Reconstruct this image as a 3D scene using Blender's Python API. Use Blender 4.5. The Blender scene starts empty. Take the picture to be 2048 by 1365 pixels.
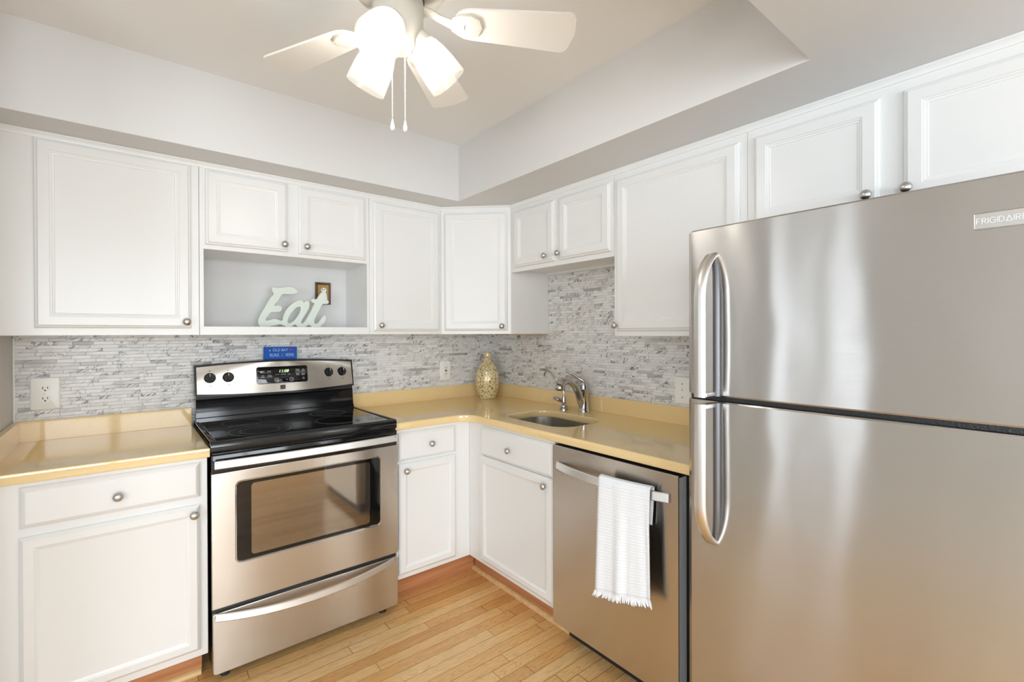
import bpy, bmesh, math, random
from mathutils import Matrix, Vector, Euler
random.seed(7)
PI = math.pi
scene = bpy.context.scene
COL = scene.collection

# ------------------------------------------------------------------ camera
cam_d = bpy.data.cameras.new('camera')
cam = bpy.data.objects.new('camera', cam_d)
COL.objects.link(cam)
cam_d.sensor_fit = 'HORIZONTAL'
cam_d.sensor_width = 36.0
cam_d.lens = 948.52 / 2048 * 36.0
cam_d.shift_x = -5.578 / 2048
cam_d.shift_y = -11.492 / 2048
cam_d.clip_start = 0.05
F = Vector((0.63325, 0.77394, -0.00385)).normalized()
R = Vector((0.77393, -0.63326, -0.00326))
R = (R - F * R.dot(F)).normalized()
U = R.cross(F)
cam.matrix_world = Matrix(((R.x, U.x, -F.x, -2.0608), (R.y, U.y, -F.y, -2.7791), (R.z, U.z, -F.z, 1.3487), (0, 0, 0, 1)))
scene.camera = cam

# ------------------------------------------------------------------ world, daylight, exposure
world = bpy.data.worlds.new('sky')
scene.world = world
world.use_nodes = True
wn = world.node_tree
wn.nodes['Background'].inputs['Color'].default_value = (0.80, 0.89, 1.0, 1)
wn.nodes['Background'].inputs['Strength'].default_value = 0.85


def daylight(name, loc, rot, sx, sy, power, col):
    l = bpy.data.lights.new(name, 'AREA')
    l.shape = 'RECTANGLE'
    l.size, l.size_y, l.energy, l.color = sx, sy, power, col
    o = bpy.data.objects.new(name, l)
    o.location, o.rotation_euler = loc, rot
    COL.objects.link(o)
    return o


# daylight coming in through the living-room patio door (left) and the window in the rear wall
daylight('daylight_patio_door', (-5.12, -0.88, 1.15), (0, -PI / 2, 0), 2.2, 0.86, 9.0, (0.86, 0.93, 1.0))
daylight('added_side_fill', (-5.12, -4.3, 1.35), (0, -PI / 2, 0), 1.6, 2.3, 85, (0.84, 0.92, 1.0))  # added fill light, out of view, to brighten the right-wall cabinet fronts
daylight('daylight_rear_window', (-2.2, -6.12, 1.35), (PI / 2, 0, 0), 2.6, 1.6, 125, (0.87, 0.94, 1.0))
scene.view_settings.view_transform = 'Standard'
scene.view_settings.look = 'None'
scene.view_settings.gamma = 1.0
scene.view_settings.use_curve_mapping = False
scene.view_settings.exposure = 0.30
try:
    scene.cycles.max_bounces = 10
    scene.cycles.diffuse_bounces = 6
    scene.cycles.glossy_bounces = 5
    scene.cycles.sample_clamp_indirect = 6
    scene.cycles.use_denoising = True
    scene.cycles.caustics_reflective = False
    scene.cycles.caustics_refractive = False
except Exception:
    pass


# ------------------------------------------------------------------ materials
class NT:
    def __init__(self, name):
        self.m = bpy.data.materials.new(name)
        self.m.use_nodes = True
        self.t = self.m.node_tree
        self.b = self.t.nodes['Principled BSDF']

    def n(self, kind, **kw):
        nd = self.t.nodes.new(kind)
        for k, v in kw.items():
            if k.startswith('i_'):
                key = k[2:]
                key = int(key) if key.isdigit() else key.replace('_', ' ')
                s = nd.inputs[key]
                if isinstance(v, bpy.types.NodeSocket):
                    self.t.links.new(v, s)
                else:
                    s.default_value = v
            else:
                setattr(nd, k, v)
        return nd

    def math(self, op, a, b=0.0, c=None):
        nd = self.n('ShaderNodeMath', operation=op)
        for i, v in enumerate((a, b, c)):
            if v is None:
                continue
            if isinstance(v, bpy.types.NodeSocket):
                self.t.links.new(v, nd.inputs[i])
            else:
                nd.inputs[i].default_value = v
        return nd.outputs[0]

    def link(self, a, b):
        self.t.links.new(a, b)

    def ramp(self, fac, stops):
        r = self.n('ShaderNodeValToRGB')
        e = r.color_ramp.elements
        while len(e) < len(stops):
            e.new(0.5)
        for el, (p, c) in zip(e, stops):
            el.position = p
            el.color = c if len(c) == 4 else (*c, 1)
        self.link(fac, r.inputs[0])
        return r.outputs[0]

    def mix(self, fac, a, b, blend='MIX'):
        nd = self.n('ShaderNodeMix', data_type='RGBA', blend_type=blend)
        for s, v in ((nd.inputs[0], fac), (nd.inputs[6], a), (nd.inputs[7], b)):
            if isinstance(v, bpy.types.NodeSocket):
                self.link(v, s)
            else:
                s.default_value = v if isinstance(v, (int, float)) else (*v, 1)[:4]
        return nd.outputs[2]

    def set(self, **kw):
        for k, v in kw.items():
            s = self.b.inputs[k.replace('_', ' ')]
            if isinstance(v, bpy.types.NodeSocket):
                self.link(v, s)
            else:
                s.default_value = (*v, 1) if isinstance(v, tuple) and len(v) == 3 else v
        return self


def plain(name, col, rough=0.5, metal=0.0, bump=None, **kw):
    t = NT(name).set(Base_Color=col, Roughness=rough, Metallic=metal, **kw)
    if bump:
        tc = t.n('ShaderNodeTexCoord')
        ns = t.n('ShaderNodeTexNoise', i_Vector=tc.outputs['Object'], i_Scale=bump[0], i_Detail=2.0)
        bp = t.n('ShaderNodeBump', i_Strength=bump[1], i_Distance=bump[2], i_Height=ns.outputs[0])
        t.set(Normal=bp.outputs[0])
    return t.m


def steel(name, col, rough=0.26, wave=0.0, aniso=0.75, axis='Z'):
    """brushed stainless: horizontal brush lines, reflections smeared vertically, slight waviness of the sheet"""
    t = NT(name)
    tc = t.n('ShaderNodeTexCoord')
    mp = t.n('ShaderNodeMapping', i_Vector=tc.outputs['Object'])
    mp.inputs['Scale'].default_value = (2.0, 2.0, 320.0)
    ns = t.n('ShaderNodeTexNoise', i_Vector=mp.outputs[0], i_Scale=1.5, i_Detail=2.0)
    rg = t.n('ShaderNodeMapRange', i_Value=ns.outputs[0], i_3=rough - 0.03, i_4=rough + 0.04)
    tan = t.n('ShaderNodeTangent', direction_type='RADIAL', axis=axis)
    t.set(Base_Color=col, Metallic=1.0, Roughness=rg.outputs[0], Anisotropic=aniso, Anisotropic_Rotation=0.25)
    t.link(tan.outputs[0], t.b.inputs['Tangent'])
    if wave:
        mp2 = t.n('ShaderNodeMapping', i_Vector=tc.outputs['Object'])
        mp2.inputs['Scale'].default_value = (3.2, 3.2, 1.9)
        n2 = t.n('ShaderNodeTexNoise', i_Vector=mp2.outputs[0], i_Scale=1.6, i_Detail=0.5)
        bp = t.n('ShaderNodeBump', i_Strength=1.0, i_Distance=wave, i_Height=n2.outputs[0])
        t.set(Normal=bp.outputs[0])
    return t.m


def wood_floor():
    t = NT('oak_strip_floor')
    tc = t.n('ShaderNodeTexCoord')
    sp = t.n('ShaderNodeSeparateXYZ', i_0=tc.outputs['Object'])
    x, y = sp.outputs[0], sp.outputs[1]
    ry = t.math('DIVIDE', y, 0.0572)
    row = t.math('FLOOR', ry)
    fy = t.math('FRACT', ry)
    wr = t.n('ShaderNodeTexWhiteNoise', noise_dimensions='1D', i_W=row)
    xo = t.math('ADD', x, t.math('MULTIPLY', wr.outputs[0], 7.3))
    ln = t.math('ADD', 0.62, t.math('MULTIPLY', wr.outputs[0], 0.5))
    rx = t.math('DIVIDE', xo, ln)
    cx = t.math('FLOOR', rx)
    fx = t.math('FRACT', rx)
    cv = t.n('ShaderNodeCombineXYZ', i_0=cx, i_1=row)
    wc = t.n('ShaderNodeTexWhiteNoise', noise_dimensions='2D', i_Vector=cv.outputs[0])
    # grain coordinates, shifted for every board
    off = t.math('MULTIPLY', wc.outputs[0], 31.0)
    gv = t.n('ShaderNodeCombineXYZ', i_0=t.math('ADD', t.math('MULTIPLY', x, 1.0), off),
             i_1=t.math('ADD', t.math('MULTIPLY', y, 9.0), off), i_2=off)
    n1 = t.n('ShaderNodeTexNoise', i_Vector=gv.outputs[0], i_Scale=3.0, i_Detail=2.0, i_Distortion=0.6)
    rings = t.math('ABSOLUTE', t.math('SINE', t.math('MULTIPLY', n1.outputs[0], 42.0)))
    gv2 = t.n('ShaderNodeCombineXYZ', i_0=t.math('ADD', t.math('MULTIPLY', x, 6.0), off), i_1=t.math('MULTIPLY', y, 220.0))
    n2 = t.n('ShaderNodeTexNoise', i_Vector=gv2.outputs[0], i_Scale=1.0, i_Detail=3.0)
    base = t.ramp(wc.outputs[0], [(0.0, (0.76, 0.40, 0.135)), (0.35, (0.90, 0.54, 0.215)), (0.7, (0.95, 0.63, 0.29)), (1.0, (0.84, 0.46, 0.165))])
    g1 = t.math('POWER', rings, 0.5)
    dark = t.mix(0.42, base, (0.40, 0.15, 0.036), 'MIX')
    c = t.mix(g1, dark, base)
    fine = t.ramp(n2.outputs[0], [(0.35, (0.80, 0.80, 0.80)), (0.6, (1.0, 1.0, 1.0))])
    c = t.mix(0.75, c, fine, 'MULTIPLY')
    ey = t.math('MINIMUM', fy, t.math('SUBTRACT', 1.0, fy))
    ex = t.math('MULTIPLY', t.math('MINIMUM', fx, t.math('SUBTRACT', 1.0, fx)), 12.0)
    ed = t.math('MINIMUM', ey, ex)
    seam = t.n('ShaderNodeMapRange', i_Value=ed, i_1=0.006, i_2=0.026, i_3=0.0, i_4=1.0)
    c = t.mix(seam.outputs[0], (0.20, 0.075, 0.022), c)
    bp = t.n('ShaderNodeBump', i_Strength=0.35, i_Distance=0.001, i_Height=seam.outputs[0])
    t.set(Base_Color=c, Roughness=0.24, Normal=bp.outputs[0])
    return t.m


def tile_mat():
    """honed marble in thin interlocking strips; object x runs along the wall, z is up"""
    t = NT('marble_strip_tile')
    tc = t.n('ShaderNodeTexCoord')
    sp = t.n('ShaderNodeSeparateXYZ', i_0=tc.outputs['Object'])
    x, z = sp.outputs[0], sp.outputs[2]
    rz = t.math('DIVIDE', z, 0.0150)
    row = t.math('FLOOR', rz)
    fz = t.math('FRACT', rz)
    wr = t.n('ShaderNodeTexWhiteNoise', noise_dimensions='1D', i_W=row)
    ln = t.math('ADD', 0.052, t.math('MULTIPLY', wr.outputs[0], 0.045))
    # vary the piece lengths along a row
    wob = t.n('ShaderNodeTexNoise', noise_dimensions='1D', i_W=t.math('ADD', t.math('MULTIPLY', x, 7.0), t.math('MULTIPLY', row, 13.7)), i_Scale=1.0, i_Detail=0.0)
    rx = t.math('ADD', t.math('DIVIDE', t.math('ADD', x, t.math('MULTIPLY', wr.outputs[0], 3.1)), ln), t.math('MULTIPLY', wob.outputs[0], 1.6))
    cx = t.math('FLOOR', rx)
    fx = t.math('FRACT', rx)
    cv = t.n('ShaderNodeCombineXYZ', i_0=cx, i_1=row)
    wc = t.n('ShaderNodeTexWhiteNoise', noise_dimensions='2D', i_Vector=cv.outputs[0])
    off = t.math('MULTIPLY', wc.outputs[0], 57.0)
    da = t.math('ADD', t.math('MULTIPLY', x, 0.75), t.math('MULTIPLY', z, 0.66))
    db = t.math('SUBTRACT', t.math('MULTIPLY', z, 0.75), t.math('MULTIPLY', x, 0.66))
    vv = t.n('ShaderNodeCombineXYZ', i_0=t.math('ADD', t.math('MULTIPLY', da, 0.55), off), i_1=t.math('ADD', t.math('MULTIPLY', db, 1.5), t.math('MULTIPLY', off, 0.7)), i_2=off)
    vn = t.n('ShaderNodeTexNoise', i_Vector=vv.outputs[0], i_Scale=26.0, i_Detail=3.0, i_Distortion=1.1)
    vein = t.math('ABSOLUTE', t.math('SUBTRACT', vn.outputs[0], 0.5))
    vm = t.n('ShaderNodeMapRange', i_Value=vein, i_1=0.0, i_2=0.045, i_3=1.0, i_4=0.0)
    gate = t.n('ShaderNodeTexNoise', i_Vector=vv.outputs[0], i_Scale=11.0, i_Detail=1.0)
    gm = t.n('ShaderNodeMapRange', i_Value=gate.outputs[0], i_1=0.52, i_2=0.62, i_3=0.0, i_4=1.0)
    vfac = t.math('MULTIPLY', vm.outputs[0], gm.outputs[0])
    cl = t.n('ShaderNodeTexNoise', i_Vector=vv.outputs[0], i_Scale=14.0, i_Detail=3.0)
    base = t.ramp(wc.outputs[0], [(0.0, (0.72, 0.71, 0.69)), (0.5, (0.82, 0.815, 0.80)), (0.86, (0.80, 0.79, 0.77)), (0.96, (0.62, 0.61, 0.595)), (1.0, (0.40, 0.395, 0.39))])
    cloud = t.ramp(cl.outputs[0], [(0.30, (0.55, 0.55, 0.55)), (0.5, (1, 1, 1))])
    c = t.mix(0.55, base, cloud, 'MULTIPLY')
    c = t.mix(vfac, c, (0.075, 0.07, 0.065))
    ez = t.math('MINIMUM', fz, t.math('SUBTRACT', 1.0, fz))
    ex = t.math('MULTIPLY', t.math('MINIMUM', fx, t.math('SUBTRACT', 1.0, fx)), 4.5)
    ed = t.math('MINIMUM', ez, ex)
    jm = t.n('ShaderNodeMapRange', i_Value=ed, i_1=0.02, i_2=0.07, i_3=0.0, i_4=1.0)
    jw = t.math('MULTIPLY', t.math('SUBTRACT', 1.0, jm.outputs[0]), t.math('ADD', 0.15, t.math('MULTIPLY', wc.outputs[0], 0.45)))
    c = t.mix(jw, c, (0.20, 0.185, 0.17))
    hgt = t.math('ADD', jm.outputs[0], t.math('MULTIPLY', wc.outputs[0], 0.8))
    bp = t.n('ShaderNodeBump', i_Strength=0.5, i_Distance=0.0012, i_Height=hgt)
    t.set(Base_Color=c, Roughness=0.32, Normal=bp.outputs[0])
    return t.m


def counter_mat():
    t = NT('tan_solid_surface')
    tc = t.n('ShaderNodeTexCoord')
    ns = t.n('ShaderNodeTexNoise', i_Vector=tc.outputs['Object'], i_Scale=420.0, i_Detail=2.0)
    c = t.ramp(ns.outputs[0], [(0.35, (0.79, 0.585, 0.285)), (0.65, (0.85, 0.645, 0.335))])
    t.set(Base_Color=c, Roughness=0.06, IOR=1.6)
    return t.m


def wood_mat(name, a, b, axis=0, rough=0.4):
    t = NT(name)
    tc = t.n('ShaderNodeTexCoord')
    mp = t.n('ShaderNodeMapping', i_Vector=tc.outputs['Object'])
    s = [45.0, 45.0, 45.0]
    s[axis] = 2.5
    mp.inputs['Scale'].default_value = s
    ns = t.n('ShaderNodeTexNoise', i_Vector=mp.outputs[0], i_Scale=1.0, i_Detail=4.0, i_Distortion=0.4)
    t.set(Base_Color=t.ramp(ns.outputs[0], [(0.35, a), (0.65, b)]), Roughness=rough)
    return t.m


def painted_wood(name, col, rough):
    """brushed enamel: very fine vertical brush marks"""
    t = NT(name)
    tc = t.n('ShaderNodeTexCoord')
    mp = t.n('ShaderNodeMapping', i_Vector=tc.outputs['Object'])
    mp.inputs['Scale'].default_value = (60.0, 60.0, 5.0)
    ns = t.n('ShaderNodeTexNoise', i_Vector=mp.outputs[0], i_Scale=1.0, i_Detail=3.0)
    bp = t.n('ShaderNodeBump', i_Strength=0.07, i_Distance=0.001, i_Height=ns.outputs[0])
    t.set(Base_Color=col, Roughness=rough, Normal=bp.outputs[0])
    return t.m


def vase_mat():
    t = NT('gold_shell_mosaic')
    tc = t.n('ShaderNodeTexCoord')
    v = t.n('ShaderNodeTexVoronoi', feature='DISTANCE_TO_EDGE', i_Vector=tc.outputs['Object'], i_Scale=56.0)
    vc = t.n('ShaderNodeTexVoronoi', feature='F1', i_Vector=tc.outputs['Object'], i_Scale=56.0)
    line = t.n('ShaderNodeMapRange', i_Value=v.outputs['Distance'], i_1=0.07, i_2=0.13, i_3=1.0, i_4=0.0)
    bw = t.n('ShaderNodeRGBToBW', i_0=vc.outputs['Color'])
    cell = t.ramp(bw.outputs[0], [(0.2, (0.42, 0.28, 0.075)), (0.55, (0.60, 0.45, 0.17)), (0.85, (0.74, 0.62, 0.33))])
    c = t.mix(line.outputs[0], cell, (0.86, 0.79, 0.56))
    bp = t.n('ShaderNodeBump', i_Strength=0.6, i_Distance=0.002, i_Height=line.outputs[0])
    t.set(Base_Color=c, Roughness=0.22, Metallic=0.25, Normal=bp.outputs[0])
    return t.m


def towel_mat():
    t = NT('ribbed_white_cotton')
    tc = t.n('ShaderNodeTexCoord')
    sp = t.n('ShaderNodeSeparateXYZ', i_0=tc.outputs['UV'])
    w = t.math('SINE', t.math('MULTIPLY', sp.outputs[1], 235.0))
    w2 = t.math('SINE', t.math('MULTIPLY', sp.outputs[1], 900.0))
    h = t.math('ADD', w, t.math('MULTIPLY', w2, 0.35))
    ns = t.n('ShaderNodeTexNoise', i_Vector=tc.outputs['Object'], i_Scale=300.0, i_Detail=2.0)
    h = t.math('ADD', h, t.math('MULTIPLY', ns.outputs[0], 0.6))
    bp = t.n('ShaderNodeBump', i_Strength=0.45, i_Distance=0.002, i_Height=h)
    t.set(Base_Color=(0.85, 0.88, 0.92), Roughness=0.9, Normal=bp.outputs[0])
    return t.m


def pane_mat():
    t = NT('clear_window_glass')
    out = t.t.nodes['Material Output']
    tr = t.n('ShaderNodeBsdfTransparent')
    gl = t.n('ShaderNodeBsdfGlossy', i_Roughness=0.02)
    mx = t.n('ShaderNodeMixShader', i_0=0.06, i_1=tr.outputs[0], i_2=gl.outputs[0])
    t.link(mx.outputs[0], out.inputs[0])
    return t.m


def shade_mat():
    """thin alabaster glass: most of the bulb's light passes straight through, the rest makes the glass glow"""
    t = NT('alabaster_glass')
    out = t.t.nodes['Material Output']
    tc = t.n('ShaderNodeTexCoord')
    ns = t.n('ShaderNodeTexNoise', i_Vector=tc.outputs['Object'], i_Scale=22.0, i_Detail=3.0, i_Distortion=0.8)
    c = t.ramp(ns.outputs[0], [(0.3, (0.50, 0.47, 0.41)), (0.6, (0.66, 0.64, 0.60))])
    tl = t.n('ShaderNodeBsdfTranslucent', i_Color=c)
    df = t.n('ShaderNodeBsdfDiffuse', i_Color=c)
    m1 = t.n('ShaderNodeMixShader', i_0=0.5, i_1=tl.outputs[0], i_2=df.outputs[0])
    tr = t.n('ShaderNodeBsdfTransparent')
    m2 = t.n('ShaderNodeMixShader', i_0=0.86, i_1=m1.outputs[0], i_2=tr.outputs[0])
    gl = t.n('ShaderNodeBsdfGlossy', i_Roughness=0.15)
    m3 = t.n('ShaderNodeMixShader', i_0=0.05, i_1=m2.outputs[0], i_2=gl.outputs[0])
    t.link(m3.outputs[0], out.inputs[0])
    return t.m


M = {}
M['white'] = painted_wood('white_enamel', (0.80, 0.80, 0.785), 0.28)
M['wall'] = plain('light_grey_wall_paint', (0.69, 0.685, 0.68), 0.55, bump=(160, 0.08, 0.001))
M['ceil'] = plain('white_ceiling_paint', (0.87, 0.87, 0.86), 0.7, bump=(160, 0.08, 0.001))
M['floor'] = wood_floor()
M['carpet'] = plain('beige_carpet', (0.60, 0.555, 0.49), 0.95, bump=(220, 0.4, 0.004))
M['tile'] = tile_mat()
M['counter'] = counter_mat()
M['steel'] = steel('brushed_stainless', (0.61, 0.57, 0.52), 0.25, 0.0012, 0.9)
M['steel_fridge'] = steel('wavy_brushed_stainless', (0.54, 0.52, 0.495), 0.215, 0.006, 1.0)
M['steel_bar'] = steel('satin_stainless_bar', (0.74, 0.725, 0.70), 0.32, 0.0, 0.0)
M['steel_plate'] = plain('satin_badge_metal', (0.46, 0.44, 0.41), 0.42, 1.0)
M['steel_dark'] = plain('dark_satin_metal', (0.20, 0.20, 0.21), 0.5, 1.0)
M['nickel'] = plain('brushed_nickel', (0.58, 0.56, 0.53), 0.30, 1.0)
M['chrome'] = plain('polished_chrome', (0.56, 0.56, 0.57), 0.07, 1.0)
M['bowl'] = plain('satin_steel_bowl', (0.62, 0.60, 0.57), 0.27, 1.0)
M['black'] = plain('black_enamel', (0.010, 0.010, 0.011), 0.10)
M['ceran'] = plain('black_ceramic_glass', (0.006, 0.006, 0.006), 0.035)
M['matte_black'] = plain('black_plastic', (0.018, 0.018, 0.02), 0.45)
M['oven_pane'] = plain('smoky_oven_glass', (0.30, 0.26, 0.21), 0.05, 0.9)
M['grey_line'] = plain('grey_print', (0.20, 0.20, 0.20), 0.3)
M['white_print'] = plain('white_print', (0.8, 0.8, 0.8), 0.5)
M['dark_print'] = plain('dark_print', (0.03, 0.03, 0.03), 0.4)
M['digit'] = plain('green_lit_digits', (0.3, 0.5, 0.2), 0.5, Emission_Color=(0.62, 1.0, 0.45, 1), Emission_Strength=1.3)
M['plate'] = plain('white_plastic', (0.90, 0.88, 0.83), 0.32)
M['slot'] = plain('dark_slot', (0.03, 0.028, 0.025), 0.6)
M['toe'] = wood_mat('red_oak_toe_board', (0.40, 0.155, 0.062), (0.55, 0.255, 0.115))
M['shoe'] = wood_mat('pale_oak_moulding', (0.66, 0.42, 0.18), (0.78, 0.54, 0.27))
M['raw'] = wood_mat('raw_ply_edge', (0.48, 0.30, 0.13), (0.60, 0.40, 0.2))
M['mint'] = plain('pale_mint_paint', (0.70, 0.755, 0.68), 0.55)
M['frame'] = wood_mat('dark_bronze_frame', (0.055, 0.028, 0.014), (0.14, 0.08, 0.035), 2, 0.35)
M['ochre'] = wood_mat('ochre_card', (0.34, 0.19, 0.045), (0.46, 0.28, 0.08), 2, 0.6)
M['blue'] = plain('blue_sign_paint', (0.002, 0.095, 0.47), 0.7)
M['letter'] = plain('pale_lettering', (0.66, 0.74, 0.86), 0.6)
M['star'] = plain('yellow_green_paint', (0.55, 0.68, 0.25), 0.6)
M['crab'] = plain('red_paint', (0.48, 0.03, 0.09), 0.6)
M['vase'] = vase_mat()
M['towel'] = towel_mat()
M['fringe'] = plain('white_cotton', (0.85, 0.88, 0.92), 0.9)
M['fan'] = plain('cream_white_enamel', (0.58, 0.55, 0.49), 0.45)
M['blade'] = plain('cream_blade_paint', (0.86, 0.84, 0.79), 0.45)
M['fan_band'] = plain('dark_bronze_band', (0.05, 0.032, 0.018), 0.4)
M['shade'] = shade_mat()
M['bulb'] = plain('lit_bulb', (1, 1, 1), 0.4, Emission_Color=(1.0, 0.955, 0.885, 1), Emission_Strength=44.0)
M['pane'] = pane_mat()
M['vinyl'] = plain('white_vinyl', (0.8, 0.8, 0.8), 0.4)
M['insul'] = plain('grey_sound_blanket', (0.62, 0.62, 0.62), 0.85, bump=(40, 0.6, 0.004))
M['rubber'] = plain('black_gasket', (0.012, 0.012, 0.014), 0.35, bump=(260, 0.5, 0.002))


# ------------------------------------------------------------------ mesh helpers
def box(bm, x0, x1, y0, y1, z0, z1, bev=0.0, seg=1):
    r = bmesh.ops.create_cube(bm, size=1.0)
    vs = r['verts']
    for v in vs:
        v.co = Vector(((x0 + x1) / 2 + v.co.x * (x1 - x0), (y0 + y1) / 2 + v.co.y * (y1 - y0), (z0 + z1) / 2 + v.co.z * (z1 - z0)))
    if bev > 0:
        es = list({e for v in vs for e in v.link_edges})
        bmesh.ops.bevel(bm, geom=es, offset=bev, segments=seg, affect='EDGES', profile=0.5)


def loft(bm, rings, cap0=True, cap1=True, closed=True):
    """rings: lists of points with equal count, bridged one after the other"""
    vr = [[bm.verts.new(p) for p in r] for r in rings]
    n = len(vr[0])
    for a, b in zip(vr, vr[1:]):
        for i in range(n if closed else n - 1):
            j = (i + 1) % n
            try:
                bm.faces.new((a[i], a[j], b[j], b[i]))
            except ValueError:
                pass
    if cap0:
        bm.faces.new(list(reversed(vr[0])))
    if cap1:
        bm.faces.new(vr[-1])
    return vr


def lathe(bm, prof, n=32, mat=None, cap0=True, cap1=True):
    mat = mat or Matrix()
    rings = [[mat @ Vector((r * math.cos(2 * PI * i / n), r * math.sin(2 * PI * i / n), z)) for i in range(n)] for r, z in prof]
    loft(bm, rings, cap0, cap1)


def tube(bm, pts, rad, n=14, flat=None, up=None, caps=True):
    """sweep of a round (or elliptical rad x flat) section along pts"""
    pts = [Vector(p) for p in pts]
    rings = []
    prev = None
    for i, p in enumerate(pts):
        d = (pts[min(i + 1, len(pts) - 1)] - pts[max(i - 1, 0)]).normalized()
        if prev is None:
            a = Vector(up) if up else (Vector((0, 0, 1)) if abs(d.z) < 0.9 else Vector((1, 0, 0)))
        else:
            a = prev
        a = (a - d * a.dot(d)).normalized()
        prev = a
        b = d.cross(a)
        r1 = rad[i] if isinstance(rad, (list, tuple)) else rad
        r2 = r1 if flat is None else (flat[i] if isinstance(flat, (list, tuple)) else flat)
        rings.append([p + a * (r2 * math.sin(2 * PI * k / n)) + b * (r1 * math.cos(2 * PI * k / n)) for k in range(n)])
    loft(bm, rings, caps, caps)


def sweep_rect(bm, pts, w, h, wdir=(0, 0, 1), bev=0.002):
    """sweep of a rounded rectangular strip; w measured along wdir, h across"""
    pts = [Vector(p) for p in pts]
    wd = Vector(wdir)
    rings = []
    for i, p in enumerate(pts):
        d = (pts[min(i + 1, len(pts) - 1)] - pts[max(i - 1, 0)]).normalized()
        a = (wd - d * wd.dot(d)).normalized()
        b = d.cross(a)
        q = []
        for sx, sy in ((1, 1), (-1, 1), (-1, -1), (1, -1)):
            c = p + a * sx * (w / 2) + b * sy * (h / 2)
            if sx * sy > 0:
                q += [c - b * sy * bev, c - a * sx * bev]
            else:
                q += [c - a * sx * bev, c - b * sy * bev]
        rings.append(q)
    loft(bm, rings)


def prism(bm, poly, mat, depth):
    """poly (2-D) put through mat, extruded along mat's local z by depth"""
    loft(bm, [[mat @ Vector((x, y, 0)) for x, y in poly], [mat @ Vector((x, y, depth)) for x, y in poly]])


def rrect(x0, x1, y0, y1, r, n=6):
    out = []
    for cx, cy, a0 in ((x1 - r, y1 - r, 0), (x0 + r, y1 - r, 90), (x0 + r, y0 + r, 180), (x1 - r, y0 + r, 270)):
        for i in range(n + 1):
            a = math.radians(a0 + 90 * i / n)
            out.append((cx + r * math.cos(a), cy + r * math.sin(a)))
    return out


def finish(name, bm, mat, parent=None, angle=35, label=None):
    bmesh.ops.recalc_face_normals(bm, faces=bm.faces)
    me = bpy.data.meshes.new(name)
    bm.to_mesh(me)
    bm.free()
    return link_mesh(name, me, mat, parent, angle, label)


def link_mesh(name, me, mat, parent=None, angle=35, label=None):
    for p in me.polygons:
        p.use_smooth = True
    me.set_sharp_from_angle(angle=math.radians(angle))
    me.materials.clear()
    me.materials.append(mat)
    o = bpy.data.objects.new(name, me)
    COL.objects.link(o)
    if parent:
        o.parent = parent
    if label:
        o['label'] = label
    return o


def thing(name, label, cat, loc=(0, 0, 0), rz=0.0, group=None):
    o = bpy.data.objects.new(name, None)
    o.empty_display_size = 0.1
    COL.objects.link(o)
    o.location = loc
    o.rotation_euler = (0, 0, rz)
    return tag(o, label, cat, group)


def tag(o, label, cat, group=None):
    o['label'] = label
    o['category'] = cat
    if group:
        o['group'] = group
    return o


def structure(name, bm, mat, **kw):
    o = finish(name, bm, mat, **kw)
    o['kind'] = 'structure'
    return o


def curve_mesh(loops, depth, bevel=0.0, res=2, smooth=False):
    """filled 2-D outline (holes allowed) extruded by depth, as a mesh in the xy plane, z from 0 to depth"""
    cu = bpy.data.curves.new('outline', 'CURVE')
    cu.dimensions = '2D'
    cu.fill_mode = 'BOTH'
    cu.extrude = max(depth / 2 - bevel, 0.0)
    cu.bevel_depth = bevel
    cu.bevel_resolution = res
    for lp in loops:
        if smooth:
            s = cu.splines.new('BEZIER')
            s.bezier_points.add(len(lp) - 1)
            for b, p in zip(s.bezier_points, lp):
                b.co = (p[0], p[1], 0)
                b.handle_left_type = b.handle_right_type = 'AUTO'
            s.resolution_u = 4
        else:
            s = cu.splines.new('POLY')
            s.points.add(len(lp) - 1)
            for b, p in zip(s.points, lp):
                b.co = (p[0], p[1], 0, 1)
        s.use_cyclic_u = True
    o = bpy.data.objects.new('outline', cu)
    COL.objects.link(o)
    dg = bpy.context.evaluated_depsgraph_get()
    me = bpy.data.meshes.new_from_object(o.evaluated_get(dg))
    bpy.data.objects.remove(o)
    bpy.data.curves.remove(cu)
    me.transform(Matrix.Translation((0, 0, depth / 2)))
    return me


def text_mesh(body, size, depth, mat, sx=1.0, align='CENTER', shear=0.0, off=0.0):
    cu = bpy.data.curves.new('text', 'FONT')
    cu.body = body
    cu.size = size
    cu.extrude = depth / 2
    cu.align_x = align
    cu.align_y = 'CENTER'
    cu.shear = shear
    cu.offset = off
    cu.resolution_u = 3
    o = bpy.data.objects.new('text', cu)
    COL.objects.link(o)
    dg = bpy.context.evaluated_depsgraph_get()
    me = bpy.data.meshes.new_from_object(o.evaluated_get(dg))
    bpy.data.objects.remove(o)
    bpy.data.curves.remove(cu)
    me.transform(mat @ Matrix.Diagonal((sx, 1, 1, 1)))
    return me


def join_meshes(meshes):
    bm = bmesh.new()
    for me in meshes:
        bm.from_mesh(me)
    return bm


# plane frames: local x -> to the viewer's right, local y -> up, local z -> towards the viewer
def face_frame(x, y, z):
    """for things whose local front looks along -y"""
    return Matrix(((1, 0, 0, x), (0, 0, -1, y), (0, 1, 0, z), (0, 0, 0, 1)))


# ------------------------------------------------------------------ room shell
XL = -2.42       # stub wall beside the left worktop
ZC = 2.415       # ceiling
ZS = 2.101       # underside of the soffits
XW, YW = -5.0, -6.0

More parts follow.
